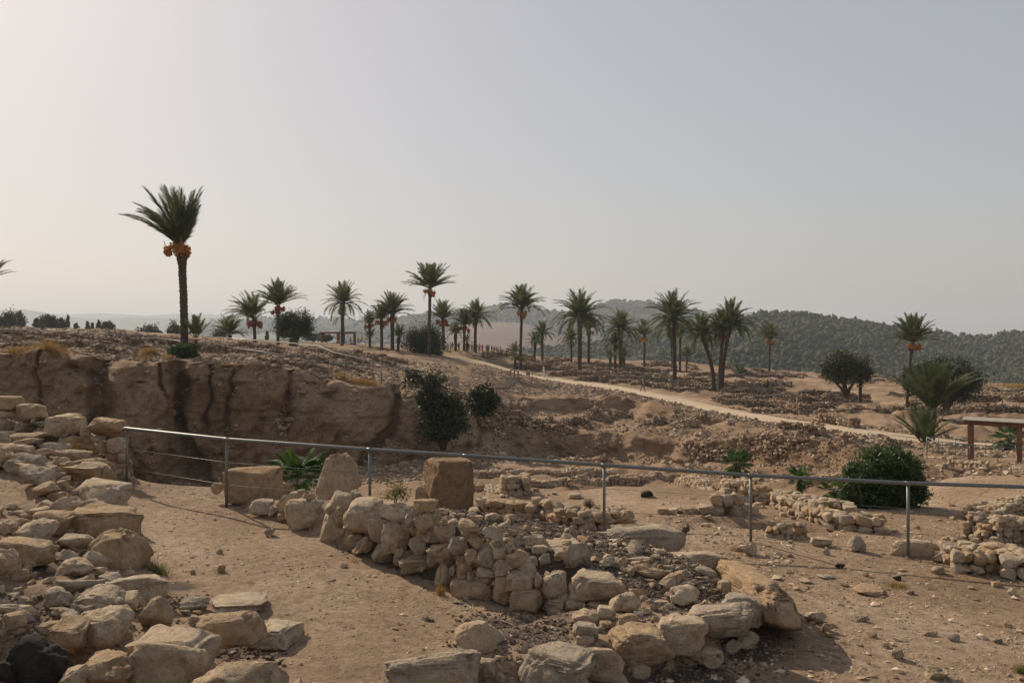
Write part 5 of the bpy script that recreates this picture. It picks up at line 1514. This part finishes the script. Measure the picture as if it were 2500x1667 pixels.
def fan_palm(label, base, Rpx, d=None, n=22, trunk=0.0, low=-10, dmin=4):
    g = np.random.default_rng(int(base[0] + base[1]))
    if d is None: d = hit(base[0], base[1], dmin, 200)
    k = d / F
    b = at(base[0], base[1], d)
    root = empty("fan_palm", b, label, "palm tree", "fan palms", "thing")
    if trunk > 0:
        piece("trunk", palm_trunk(b - Vector((0, 0, .3)), b + Vector((0, 0, trunk)), .16 * Rpx * k, 3, 1.2), M['trunk'], root)
    t = b + Vector((0, 0, trunk))
    for i in range(n):
        fr = (i + .5) / n
        el = R(85 + (low - 85) * fr + g.normal() * 6); az = i * GA
        L_ = Rpx * k * g.uniform(.85, 1.1)
        o = link("fan_leaf", FAN[i % 3], root, t)
        dirv = Vector((math.cos(az) * math.cos(el), math.sin(az) * math.cos(el), math.sin(el)))
        yv = Vector((0, 0, 1)).cross(dirv); yv.normalize(); zv = dirv.cross(yv)
        o.rotation_mode = 'QUATERNION'; o.rotation_quaternion = Matrix((dirv, yv, zv)).transposed().to_quaternion() @ Quaternion((0, 1, 0), R(g.uniform(5, 35)))
        o.scale = (L_, L_, L_)
fan_palm("bright green fan palm growing up behind the foreground wall", (728,1158), 92, 17.5, 30, 0, -25)
fan_palm("fan palm catching the sun behind the courtyard's back right corner", (1800,1142), 48, 24, 22, 0.1, -25)
fan_palm("small fan palm on a short trunk behind the boulder wall", (1953,1208), 38, 18.3, 18, .36, -15)
fan_palm("low fan leaves at the left edge of the oleander bush", (2035,1205), 42, 17.2, 14, .05, -10)
fan_palm("second low fan palm at the oleander bush's left foot", (2045,1230), 30, 16.9, 10, .05, 0)
fan_palm("fan palm under the right shelter's roof", (2462,1105), 46, 52, 18, .9, -20)
fan_palm("small round fan palm on the ruin field right of the leaning trio", (1807,915), 21, None, 18, .6, -20, 60)
fan_palm("pale spiky fan palm below the round dark tree", (712,836), 30, 92, 20, .3, 0)
fan_palm("shaggy fan palm against the olive tree on the right", (2100,975), 26, 84, 20, 3.6, -70)

# ------------------------------------------------------------------ broadleaf trees, bushes, grass
def leafy(center, rad, n, leaf, seed, clumps=40, hollow=.55, aspect=.45, spread=.22, lo=-1.0):
    """leaf faces gathered in clumps through a crown"""
    g = np.random.default_rng(seed)
    c = g.normal(size=(clumps * 2, 3)); c /= np.linalg.norm(c, axis=1)[:, None]
    c *= (hollow + (1 - hollow) * g.random((len(c), 1))) ** .8
    c = c[c[:, 2] > lo][:clumps]
    w = g.uniform(.5, 1.5, len(c)); w /= w.sum()
    idx = g.choice(len(c), n, p=w)
    off = g.normal(size=(n, 3)) * spread * g.uniform(.6, 1.3, len(c))[idx][:, None]
    p = (c[idx] + off) * np.array(rad) + np.array(center)
    a = g.normal(size=(n, 3)); a /= np.linalg.norm(a, axis=1)[:, None]
    b = np.cross(a, g.normal(size=(n, 3))); b /= np.linalg.norm(b, axis=1)[:, None]
    L_ = leaf * g.uniform(.6, 1.3, n)[:, None]
    V = np.stack([p - a * L_ * .5, p + b * L_ * aspect * .5, p + a * L_ * .5, p - b * L_ * aspect * .5], 1).reshape(-1, 3)
    i = np.arange(n) * 4
    Fc = np.concatenate([np.stack([i, i + 1, i + 2], 1), np.stack([i, i + 2, i + 3], 1)])
    return V, Fc

def tree(name, label, cat, base, lobes, n, leaf, mat, trunk_r, seed, d=None, limbs=4, group=None, dmin=30, depth=.9, **kw):
    """lobes: (px, py, rx px, ry px) ellipses of the crown in the photograph"""
    if d is None: d = hit(base[0], base[1], dmin, 250)
    k = d / F
    b = at(base[0], base[1], d)
    root = empty(name, b, label, cat, group, "thing")
    parts = []; tot = sum(l[2] * l[3] for l in lobes)
    g = np.random.default_rng(seed)
    for i, (px, py, rx, ry) in enumerate(lobes):
        c = at(px, py, d) + Vector((0, g.normal() * rx * k * .3, 0))
        parts.append(leafy(c, (rx * k, rx * k * depth, ry * k), int(n * rx * ry / tot), leaf, seed + i, **kw))
    if trunk_r > 0:
        tv = []
        for i in range(limbs):
            l = lobes[i % len(lobes)]; e = at(l[0] + g.normal() * l[2] * .3, l[1], d) + Vector((0, g.normal() * l[2] * k * .4, 0))
            m = b + (e - b) * .45 + Vector((g.normal() * .2, g.normal() * .2, 0)) * (e - b).length * .3
            tv.append(tube([b - Vector((0, 0, .3)), b + (m - b) * .5, m, e], [trunk_r, trunk_r * .75, trunk_r * .5, trunk_r * .2], 7))
        piece("trunk", merge(tv), M['bark'], root)
    piece("crown", merge(parts), M[mat], root, False)
    return root
tree("round_tree", "dense round dark tree on the plateau horizon left of the pergola", "tree", (722,838), [(722,788,38,30),(692,806,17,18),(742,800,24,24),(705,795,30,26)], 15000, .22, 'leaf_dark', .22, 31, 100, hollow=.35, spread=.28)
tree("round_bush", "dark rounded bush standing among the visitors", "bush", (1035,862), [(1040,826,40,34),(1010,830,26,26),(1062,832,26,30),(1035,845,36,18)], 14000, .24, 'leaf_dark', .15, 33, 119, hollow=.35, spread=.3)
tree("olive_tree", "spreading olive tree with forked trunk on the right of the mound", "tree", (2066,960), [(2040,902,34,30),(2075,885,40,28),(2110,905,24,30),(2065,905,40,24),(2020,905,14,20)], 11000, .23, 'leaf_olive', .2, 35, 82, 5, hollow=.45, spread=.25)
tree("carob_tree", "broad dark tree behind the big near palm", "tree", (2310,990), [(2300,915,60,38),(2345,925,42,42),(2255,925,42,34),(2330,950,50,30),(2230,930,26,30)], 15000, .24, 'leaf_dark', .25, 37, 74, 4, hollow=.4, spread=.26)
tree("trench_tree", "large dark leafy tree growing out of the trench against the cliff", "tree", (1082,1085), [(1062,992,42,40),(1098,1004,40,42),(1070,1035,42,42),(1108,1032,30,36),(1050,970,30,24)], 10500, .25, 'leaf_dark', .2, 39, 52, 5, hollow=.45, spread=.22, clumps=60)
tree("sparse_shrub", "thin grey green shrub topping the dark trench tree", "bush", (1050,960), [(1040,925,42,24),(1010,915,22,16),(1065,938,28,18)], 2000, .2, 'leaf_olive', .05, 40, 51.2, 4, hollow=.2, spread=.3)
tree("trench_bush", "smaller dark bush on the trench edge right of the large dark tree", "bush", (1183,1012), [(1180,975,30,30),(1195,985,24,26),(1165,985,22,26),(1182,960,22,18)], 5200, .24, 'leaf_dark', .08, 41, 57, 3, hollow=.35, spread=.28)
tree("oleander_bush", "big dense oleander bush beside the courtyard, crossed by the rail", "bush", (2150,1262), [(2150,1165,78,62),(2190,1190,72,60),(2110,1190,66,58),(2160,1120,60,30),(2200,1135,40,32),(2215,1215,50,40),(2120,1225,40,32),(2165,1225,60,34),(2085,1150,24,20),(2225,1150,24,26),(2135,1105,20,14),(2185,1100,18,14),(2240,1190,22,30),(2075,1205,24,22)], 24000, .105, 'leaf_bush', .03, 43, 17.4, 8, hollow=.62, spread=.15, aspect=.26, clumps=150, depth=.8)
tree("weed_shrub", "spindly yellow green weed growing in the wall by the pillar", "shrub", (965,1226), [(968,1190,22,24),(955,1210,22,14),(985,1205,18,18)], 700, .035, 'leaf_weed', .006, 45, 11.4, 6, hollow=.1, spread=.35, dmin=9)
tree("dry_bush", "round brown dry bush on the near courtyard wall", "shrub", (1438,1252), [(1438,1236,15,15),(1446,1246,9,12)], 1500, .05, 'dry_brush', .004, 47, 13.0, 5, hollow=.2, spread=.3, aspect=.15)
tree("palm_foot_bush", "dark green bush around the tallest palm's foot", "bush", (447,872), [(430,858,18,15),(450,856,24,17),(470,860,14,14)], 2600, .2, 'leaf_bush', 0, 49, 50.5, hollow=.3, spread=.3)
tree("yellow_bush", "small yellow green bush at the centre palm's foot", "bush", (1262,882), [(1260,874,10,7),(1275,877,8,5)], 500, .3, 'leaf_weed', 0, 51, 119, hollow=.2, spread=.3)
for i, (px, py, rx, ry, kind, t) in enumerate([(5,790,9,14,0,"dark tree at the far left edge of the horizon"),(23,780,15,20,0,"taller left tree of the dark pair at the far left"),(48,783,13,19,0,"right tree of the dark pair at the far left"),
        (87,790,7,12,1,"small dark cypress left of the tree clump"),(108,787,13,16,0,"left tree of the dark clump on the left horizon"),(128,786,13,15,0,"middle tree of the dark clump on the left horizon"),(148,790,12,11,0,"low right tree of the dark clump on the left horizon"),(166,784,4,15,1,"pointed cypress ending the dark tree clump"),
        (185,799,6,9,1,"tiny hazy conifer right of the tree clump"),(214,798,5,12,1,"first of the three small cypresses"),(226,799,3.5,10,1,"thinnest of the three small cypresses"),(241,795,5,13,1,"tallest of the three small cypresses"),(263,797,14,13,0,"low round tree right of the three cypresses"),
        (345,814,12,10,0,"hazy bush at the left of the round clump before the palm"),(365,808,19,14,0,"hazy round tree left of the tallest palm"),(425,806,14,17,0,"hazy grey tree touching the tallest palm's trunk"),(385,815,10,8,0,"low hazy bush between the two hazy trees"),
        (535,815,12,10,0,"hazy round bush beyond the trunkless palm"),(652,820,4,10,1,"lone thin cypress behind the wind bent palm"),(765,822,24,9,0,"long hazy clump of trees left of the pergola"),(795,824,14,7,0,"low hazy bush behind the pergola")]):
    dd = 190 + 7 * (i % 5)
    if kind: tree("cypress_tree", t, "tree", (px, py + ry + 6), [(px, py + ry * .4, rx, ry * .7), (px, py - ry * .3, rx * .65, ry * .7), (px, py - ry * .55, rx * .35, ry * .5)], 1000, .5, 'leaf_dark', .2, 60 + i, dd, 1, "trees on the left horizon", hollow=.3, spread=.25)
    else: tree("dark_tree", t, "tree", (px, py + ry + 8), [(px, py, rx, ry), (px - rx * .3, py + ry * .3, rx * .8, ry * .7), (px + rx * .3, py + ry * .35, rx * .8, ry * .65)], 2200, .55, 'leaf_dark', .25, 60 + i, dd, 3, "trees on the left horizon", hollow=.3, spread=.28)

def tuft(label, px, py, w, h, n, mat, seed, d=None, dmin=4, bw=.02, name="grass_tuft", group=None):
    if d is None: d = hit(px, py, dmin, 200)
    k = d / F; b = at(px, py, d)
    g = np.random.default_rng(seed)
    x = g.normal(size=n) * w * k * .38; y = g.normal(size=n) * w * k * .3
    z = np.array([gz(b.x + a, b.y + c) - b.z for a, c in zip(x, y)])
    tilt = g.normal(size=(n, 2)) * .35
    L_ = h * k * g.uniform(.45, 1.15, n)
    bw_ = bw * k * g.uniform(.7, 1.3, n) * 20
    a = g.uniform(0, 6.28, n); dx, dy = np.cos(a) * bw_, np.sin(a) * bw_
    P0 = np.stack([x - dx, y - dy, z], 1); P1 = np.stack([x + dx, y + dy, z], 1)
    P2 = np.stack([x + tilt[:, 0] * L_, y + tilt[:, 1] * L_, z + L_], 1)
    V = np.stack([P0, P1, P2], 1).reshape(-1, 3)
    o = link(name, mesh_np(name, V, np.arange(3 * n).reshape(-1, 3), M[mat]), None, b)
    return tag(o, label, "grass", group, "stuff" if 'horizon' in label or 'ridge' in label else "thing")
for i, (px, py, w, h, n, t) in enumerate([(125,872,60,32,1600,"orange dry grass spilling over the cliff edge at the left"),(20,868,70,18,1200,"brown dry grass along the cliff edge at the far left"),(368,868,26,22,700,"orange grass tuft on the cliff edge left of the tallest palm"),(350,880,16,14,400,"small orange tuft hanging just below the cliff edge"),
        (140,797,90,12,1500,"orange dry grass on the horizon below the dark tree clump"),(60,797,60,10,800,"orange dry grass on the horizon at the far left"),(255,800,50,9,700,"orange dry grass on the horizon by the round tree"),(890,938,40,14,700,"ochre grass tuft on the cliff edge right of centre"),(840,928,26,14,500,"pale grass tuft above the dark cliff stain"),(2440,935,110,13,1500,"orange dry grass on the ridge at the far right"),(2480,945,60,10,600,"second patch of orange dry grass at the far right"),
        (1690,1118,14,10,300,"small orange tuft in the trench beside the fan palm"),(420,888,24,14,300,"rusty tuft on the cliff face below the tallest palm")]):
    tag(tuft(t, px, py, w, h, n, 'dry_grass', 500 + i, None, 40, .028, group="dry grass tufts"), kind="stuff")
tuft("dry grass tuft hanging from the left wall's blocks", 178, 1090, 20, 46, 260, 'dry_grass', 520, 13.9, bw=.03, group="dry grass tufts")
tuft("little green weed at the track's edge by the big boulder", 385, 1398, 34, 34, 220, 'leaf_weed', 521, None, bw=.03, group="dry grass tufts")
tuft("dry tuft on the right hand dirt below the flat sunk rock", 2190, 1432, 34, 12, 260, 'dry_grass', 522, None, bw=.03, group="dry grass tufts")
tuft("thin straw bunch beside the wall's base stone", 1076, 1432, 14, 34, 120, 'dry_grass', 523, 9.0, bw=.025, group="dry grass tufts")
tuft("green sprig at the lower right edge", 2492, 1640, 24, 22, 200, 'leaf_weed', 524, None, bw=.03, group="dry grass tufts")

gw = np.random.default_rng(88)
for i in range(16):
    px, py = (gw.uniform(1950, 2480), gw.uniform(1380, 1650)) if i < 9 else (gw.uniform(480, 900), gw.uniform(1240, 1600))
    tuft("tiny dry weed sprouting from the bare dirt", px, py, gw.uniform(10, 22), gw.uniform(8, 20), 40, 'dry_grass' if i % 3 else 'leaf_weed', 600 + i, None, bw=.016, name="dry_weed", group="tiny dry weeds on the dirt")
# ------------------------------------------------------------------ people
def body(pose):
    """joints of a 1.72 m figure facing -Y -> (verts, edges, radii)"""
    V, E, Rr = [], [], []
    def j(x, y, z, rx, ry=None):
        V.append((x, y, z)); Rr.append((rx, ry or rx)); return len(V) - 1
    def bone(*ids):
        for a, b in zip(ids, ids[1:]): E.append((a, b))
    sit = pose == 'sit'
    z0 = -.42 if sit else 0
    pel = j(0, 0, .95 + z0, .155, .12); ab = j(0, .01, 1.12 + z0, .14, .105); ch = j(0, .01, 1.32 + z0, .165, .11); nk = j(0, 0, 1.47 + z0, .055); hd0 = j(0, -.02, 1.56 + z0, .085, .095); hd1 = j(0, -.015, 1.67 + z0, .07, .085)
    bone(pel, ab, ch, nk, hd0, hd1)
    st = {'stand': 0, 'walk': .26, 'step': -.2, 'sit': 0, 'robe': .06}[pose]
    for s in (-1, 1):
        if sit:
            h = j(.09 * s, -.02, .93 + z0, .09); kn = j(.12 * s, -.42, .50, .065); an = j(.12 * s, -.40, .09, .045); to = j(.13 * s, -.56, .04, .04)
        else:
            k = st * s
            w = .13 if pose == 'robe' else .085
            h = j(.09 * s, 0, .88, w + .01); kn = j(.10 * s, -.5 * k - .03, .49, w * .75); an = j(.10 * s, -k + .04 * abs(st), .09 + .08 * max(0, -k), .05 if pose != 'robe' else .085); to = j(.11 * s, -k - .13, .04 + .05 * max(0, -k), .04)
        bone(pel, h, kn, an, to)
        sh = j(.19 * s, .01, 1.40 + z0, .062); k = -st * s
        if sit: el = j(.25 * s, -.08, 1.13 + z0, .045); ha = j(.16 * s, -.3, 1.0 + z0, .035); fi = j(.13 * s, -.38, .99 + z0, .028)
        elif pose == 'stand' and s > 0: el = j(.27 * s, .02, 1.14, .046); ha = j(.16, -.18, 1.12, .036); fi = j(.10, -.24, 1.14, .028)
        else: el = j(.25 * s, .03 - .3 * k, 1.13, .046); ha = j(.26 * s, -.06 - .6 * k, .90, .034); fi = j(.255 * s, -.09 - .65 * k, .81, .028)
        bone(ch, sh, el, ha, fi)
    return V, E, Rr

def cloth(name, c): return plain_material(name, c, .85, 0, .15, 14, .1)
CLO = {k: cloth("cloth_" + k, c) for k, c in dict(white=(.66, .64, .60), black=(.03, .03, .035), navy=(.035, .045, .10), yellow=(.62, .38, .04), red=(.42, .04, .045), purple=(.15, .05, .16), orange=(.55, .2, .06), pink=(.5, .25, .25), green=(.05, .09, .06), grey=(.2, .2, .21), blue=(.07, .12, .30), jeans=(.06, .08, .13), tan=(.32, .24, .16), lime=(.2, .5, .12)).items()}
SKIN = plain_material("skin", (.36, .21, .145), .6, 0, .08, 20, 0)
HAIR = plain_material("hair", (.025, .018, .014), .7, 0, .2, 30, .1)
BODY = {}
for pose in ('stand', 'walk', 'step', 'sit', 'robe'):
    V, E, Rr = body(pose)
    me = bpy.data.meshes.new("body_" + pose); me.from_pydata(V, E, [])
    tmp = bpy.data.objects.new("tmp", me); col.objects.link(tmp)
    md = tmp.modifiers.new("skin", 'SKIN'); md.use_smooth_shade = True
    for i, r in enumerate(Rr): me.skin_vertices[0].data[i].radius = r
    me.skin_vertices[0].data[0].use_root = True
    sb = tmp.modifiers.new("sub", 'SUBSURF'); sb.levels = 1
    dg = bpy.context.evaluated_depsgraph_get(); dg.update()
    out = bpy.data.meshes.new_from_object(tmp.evaluated_get(dg))
    bpy.data.objects.remove(tmp)
    co = np.zeros(len(out.vertices) * 3); out.vertices.foreach_get("co", co)
    BODY[pose] = out
def person(label, px, py, hpx, shirt, legs, pose='stand', face=0, d=None, sleeve=1.22, group="visitors on the mound", bag=None, cap=None, dmin=40):
    if d is None: d = hit(px, py, dmin, 200)
    k = d / F
    b = at(px, py, d); b.z = gz(b.x, b.y)
    zb = Y(d, py)
    if pose == 'sit' or abs(zb - b.z) < .8: b.z = max(b.z, zb) if pose == 'sit' else b.z
    me = BODY[pose].copy(); me.name = "body"
    me.materials.clear()
    zo = -.42 if pose == 'sit' else 0
    for m in (SKIN, CLO[shirt], CLO[legs], CLO['black']): me.materials.append(m)
    for p in me.polygons:
        x, y, z = p.center
        far = abs(x) > .185 and z > .6 + zo
        if z > 1.475 + zo: m = 0
        elif far and z < sleeve + zo: m = 0
        elif pose == 'stand' and x > .05 and y < -.14 and z > 1.0: m = 0
        elif z > .93 + zo and not (pose == 'sit' and y < -.15): m = 1
        elif z < .075: m = 3
        else: m = 2
        p.material_index = m
    s = hpx * k / (1.74 if pose != 'sit' else 1.32)
    s = float(np.clip(s, .85, 1.12))
    o = link("person", me, None, b); o.scale = (s, s, s); o.rotation_euler = (0, 0, face)
    tag(o, label, "person", group, "thing")
    v, f = ICO[2]; v = v * np.array([.092, .11, .10]); v[:, 1] += .012; keep = v[:, 2] > -.035
    v = v + np.array([0, 0, 1.665 + zo]); v[:, 2] = np.where(keep, v[:, 2], 1.63 + zo)
    h = link("cap" if cap else "hair", mesh_np("hair", v, f, CLO[cap] if cap else HAIR, True)); h.parent = o
    if bag:
        v, f = box((0, .17, 1.2 + zo), (.14, .085, .22), 0, .04); q = link("backpack", mesh_np("backpack", v, f, CLO[bag])); q.parent = o
    return o
G = zoomed(950, 600, 3.92); H4 = zoomed(1400, 650, 3.92); H5 = zoomed(1900, 700, 3.92); H2 = zoomed(500, 600, 3.92)
def crowd(Z, x, y, h, *a, **k):
    px, py, _, _ = Z(x, y, x, y)
    if Z is G and y < 1100: k.setdefault('d', 136 if y < 1030 else 131)
    return person(a[0], px, py, h, *a[1:], **k)
crowd(G, 120, 1000, 23, "visitor in white at the left end of the walking line", 'white', 'grey', 'stand', .5)
crowd(G, 140, 1006, 24, "visitor in white shirt and dark trousers with a backpack left of the dark bush", 'white', 'navy', 'walk', 1.2, bag='black')
crowd(G, 163, 1003, 23, "visitor in a pink top left of the dark bush", 'pink', 'jeans', 'walk', 1.4, cap='white')
crowd(G, 390, 1010, 24, "visitor in white top and dark trousers just right of the dark bush", 'white', 'navy', 'stand', -.4)
crowd(G, 446, 1042, 23, "visitor all in black nearest to the trench edge", 'black', 'black', 'stand', .2)
crowd(G, 482, 1006, 21, "dark clad visitor striding right behind the one in black", 'black', 'grey', 'walk', -1.4)
crowd(G, 520, 1004, 22, "visitor in navy walking towards the crowd", 'navy', 'black', 'walk', -1.3)
crowd(G, 540, 1000, 23, "visitor in dark jacket in the middle of the walking line", 'black', 'jeans', 'step', -1.2)
crowd(G, 540, 1056, 23, "visitor in white with a lime green bag below the walking line", 'white', 'lime', 'stand', .3)
crowd(G, 563, 985, 20, "visitor in dark clothes seen behind the walking line", 'navy', 'black', 'stand', 2)
crowd(G, 587, 985, 20, "visitor in a white top behind the walking line", 'white', 'grey', 'stand', 2.5)
crowd(G, 607, 1000, 22, "visitor in a blue top with tan trousers", 'blue', 'tan', 'stand', -.3)
crowd(G, 645, 1000, 22, "visitor in tan top and dark trousers left of the crowd", 'tan', 'black', 'walk', -1)
crowd(G, 668, 998, 23, "tall visitor in black left of the crowd", 'black', 'black', 'stand', 1.0)
crowd(G, 763, 1004, 22, "dark clad visitor at the left end of the crowd", 'navy', 'black', 'stand', 2.8)
crowd(G, 792, 1004, 21, "first yellow shirted visitor from the left of the crowd", 'yellow', 'black', 'stand', 3.0)
crowd(G, 814, 1003, 21, "second yellow shirted visitor from the left of the crowd", 'yellow', 'grey', 'stand', 2.6)
crowd(G, 835, 1004, 22, "dark purple clad visitor between yellow shirts", 'purple', 'black', 'stand', -2.8)
crowd(G, 863, 1005, 23, "yellow shirted visitor left of the one in red", 'yellow', 'black', 'stand', 3.1)
crowd(G, 892, 1006, 20, "visitor in red top and red skirt in the crowd", 'red', 'red', 'stand', .4)
crowd(G, 935, 1008, 21, "visitor in dark purple in the crowd's middle", 'purple', 'navy', 'stand', 2.9)
crowd(G, 950, 1006, 21, "visitor in violet top right of the one in dark purple", 'purple', 'black', 'stand', -2.5)
crowd(G, 982, 1006, 22, "visitor in dark green top in the crowd", 'green', 'tan', 'stand', 2.2)
crowd(G, 1006, 1006, 20, "visitor in a red shirt at the right of the crowd", 'red', 'black', 'stand', 3.0)
crowd(G, 1030, 1010, 21, "visitor in grey top at the right of the crowd", 'grey', 'black', 'stand', 2.4)
crowd(G, 1045, 1013, 22, "visitor in white and black next to the last yellow shirt", 'white', 'black', 'stand', -2.9)
crowd(G, 1068, 1014, 24, "yellow shirted visitor at the right end of the crowd", 'yellow', 'black', 'stand', 2.9)
crowd(G, 1122, 998, 20, "visitor in dark green standing apart right of the crowd", 'green', 'black', 'stand', -1.0)
crowd(H2, 1392, 940, 16, "visitor in orange sitting right under the pergola", 'orange', 'tan', 'sit', .5, d=133)
crowd(H2, 1466, 930, 16, "left yellow shirted visitor sitting beside the pergola", 'yellow', 'black', 'sit', .2, d=133)
crowd(H2, 1502, 928, 16, "right yellow shirted visitor sitting beside the pergola", 'yellow', 'black', 'sit', -.3, d=133)
crowd(G, 1481, 1264, 32, "walker in white robe on the sandy path", 'white', 'white', 'robe', 1.3, sleeve=.8)
crowd(H4, 663, 1202, 37, "hiker in brown top and jeans with a black backpack on the path", 'tan', 'jeans', 'walk', 1.2, bag='black')
crowd(H4, 1822, 1155, 18, "visitor in yellow top and blue trousers among the ruins", 'yellow', 'blue', 'stand', 2.5, d=105)
crowd(H4, 1860, 1158, 20, "visitor in dark clothes among the ruins beside the yellow one", 'navy', 'black', 'stand', -2.5, d=105)
crowd(H5, 2006, 1258, 15, "left dark visitor sitting above the right shelter's roof line", 'black', 'tan', 'sit', .3, d=80)
crowd(H5, 2080, 1258, 17, "visitor in white sitting above the right shelter's roof line", 'white', 'navy', 'sit', 0, d=80)
crowd(H5, 2146, 1260, 12, "right dark visitor sitting above the right shelter's roof line", 'black', 'black', 'sit', -.2, d=80)
# ------------------------------------------------------------------ the hazy air
def haze_box():
    x0, x1, y0, y1, z0, z1 = -9500, 9500, -400, 9800, -47, 175
    v = np.array([[x, y, z] for x in (x0, x1) for y in (y0, y1) for z in (z0, z1)], float)
    me = mesh_np("haze", v, BOXF)
    m = bpy.data.materials.new("haze_air"); m.use_nodes = True
    N, L = m.node_tree.nodes, m.node_tree.links
    N.remove(N["Principled BSDF"])
    pv = N.new("ShaderNodeVolumePrincipled")
    pv.inputs["Color"].default_value = (0.80, 0.88, 0.97, 1)
    pv.inputs["Density"].default_value = HAZE
    pv.inputs["Anisotropy"].default_value = 0.2
    L.new(pv.outputs[0], N["Material Output"].inputs["Volume"])
    me.materials.append(m)
    o = link("haze", me)
    tag(o, "thin pale haze lying in the air over the valley", "haze", kind="stuff")
HAZE = 0.00023
haze_box()
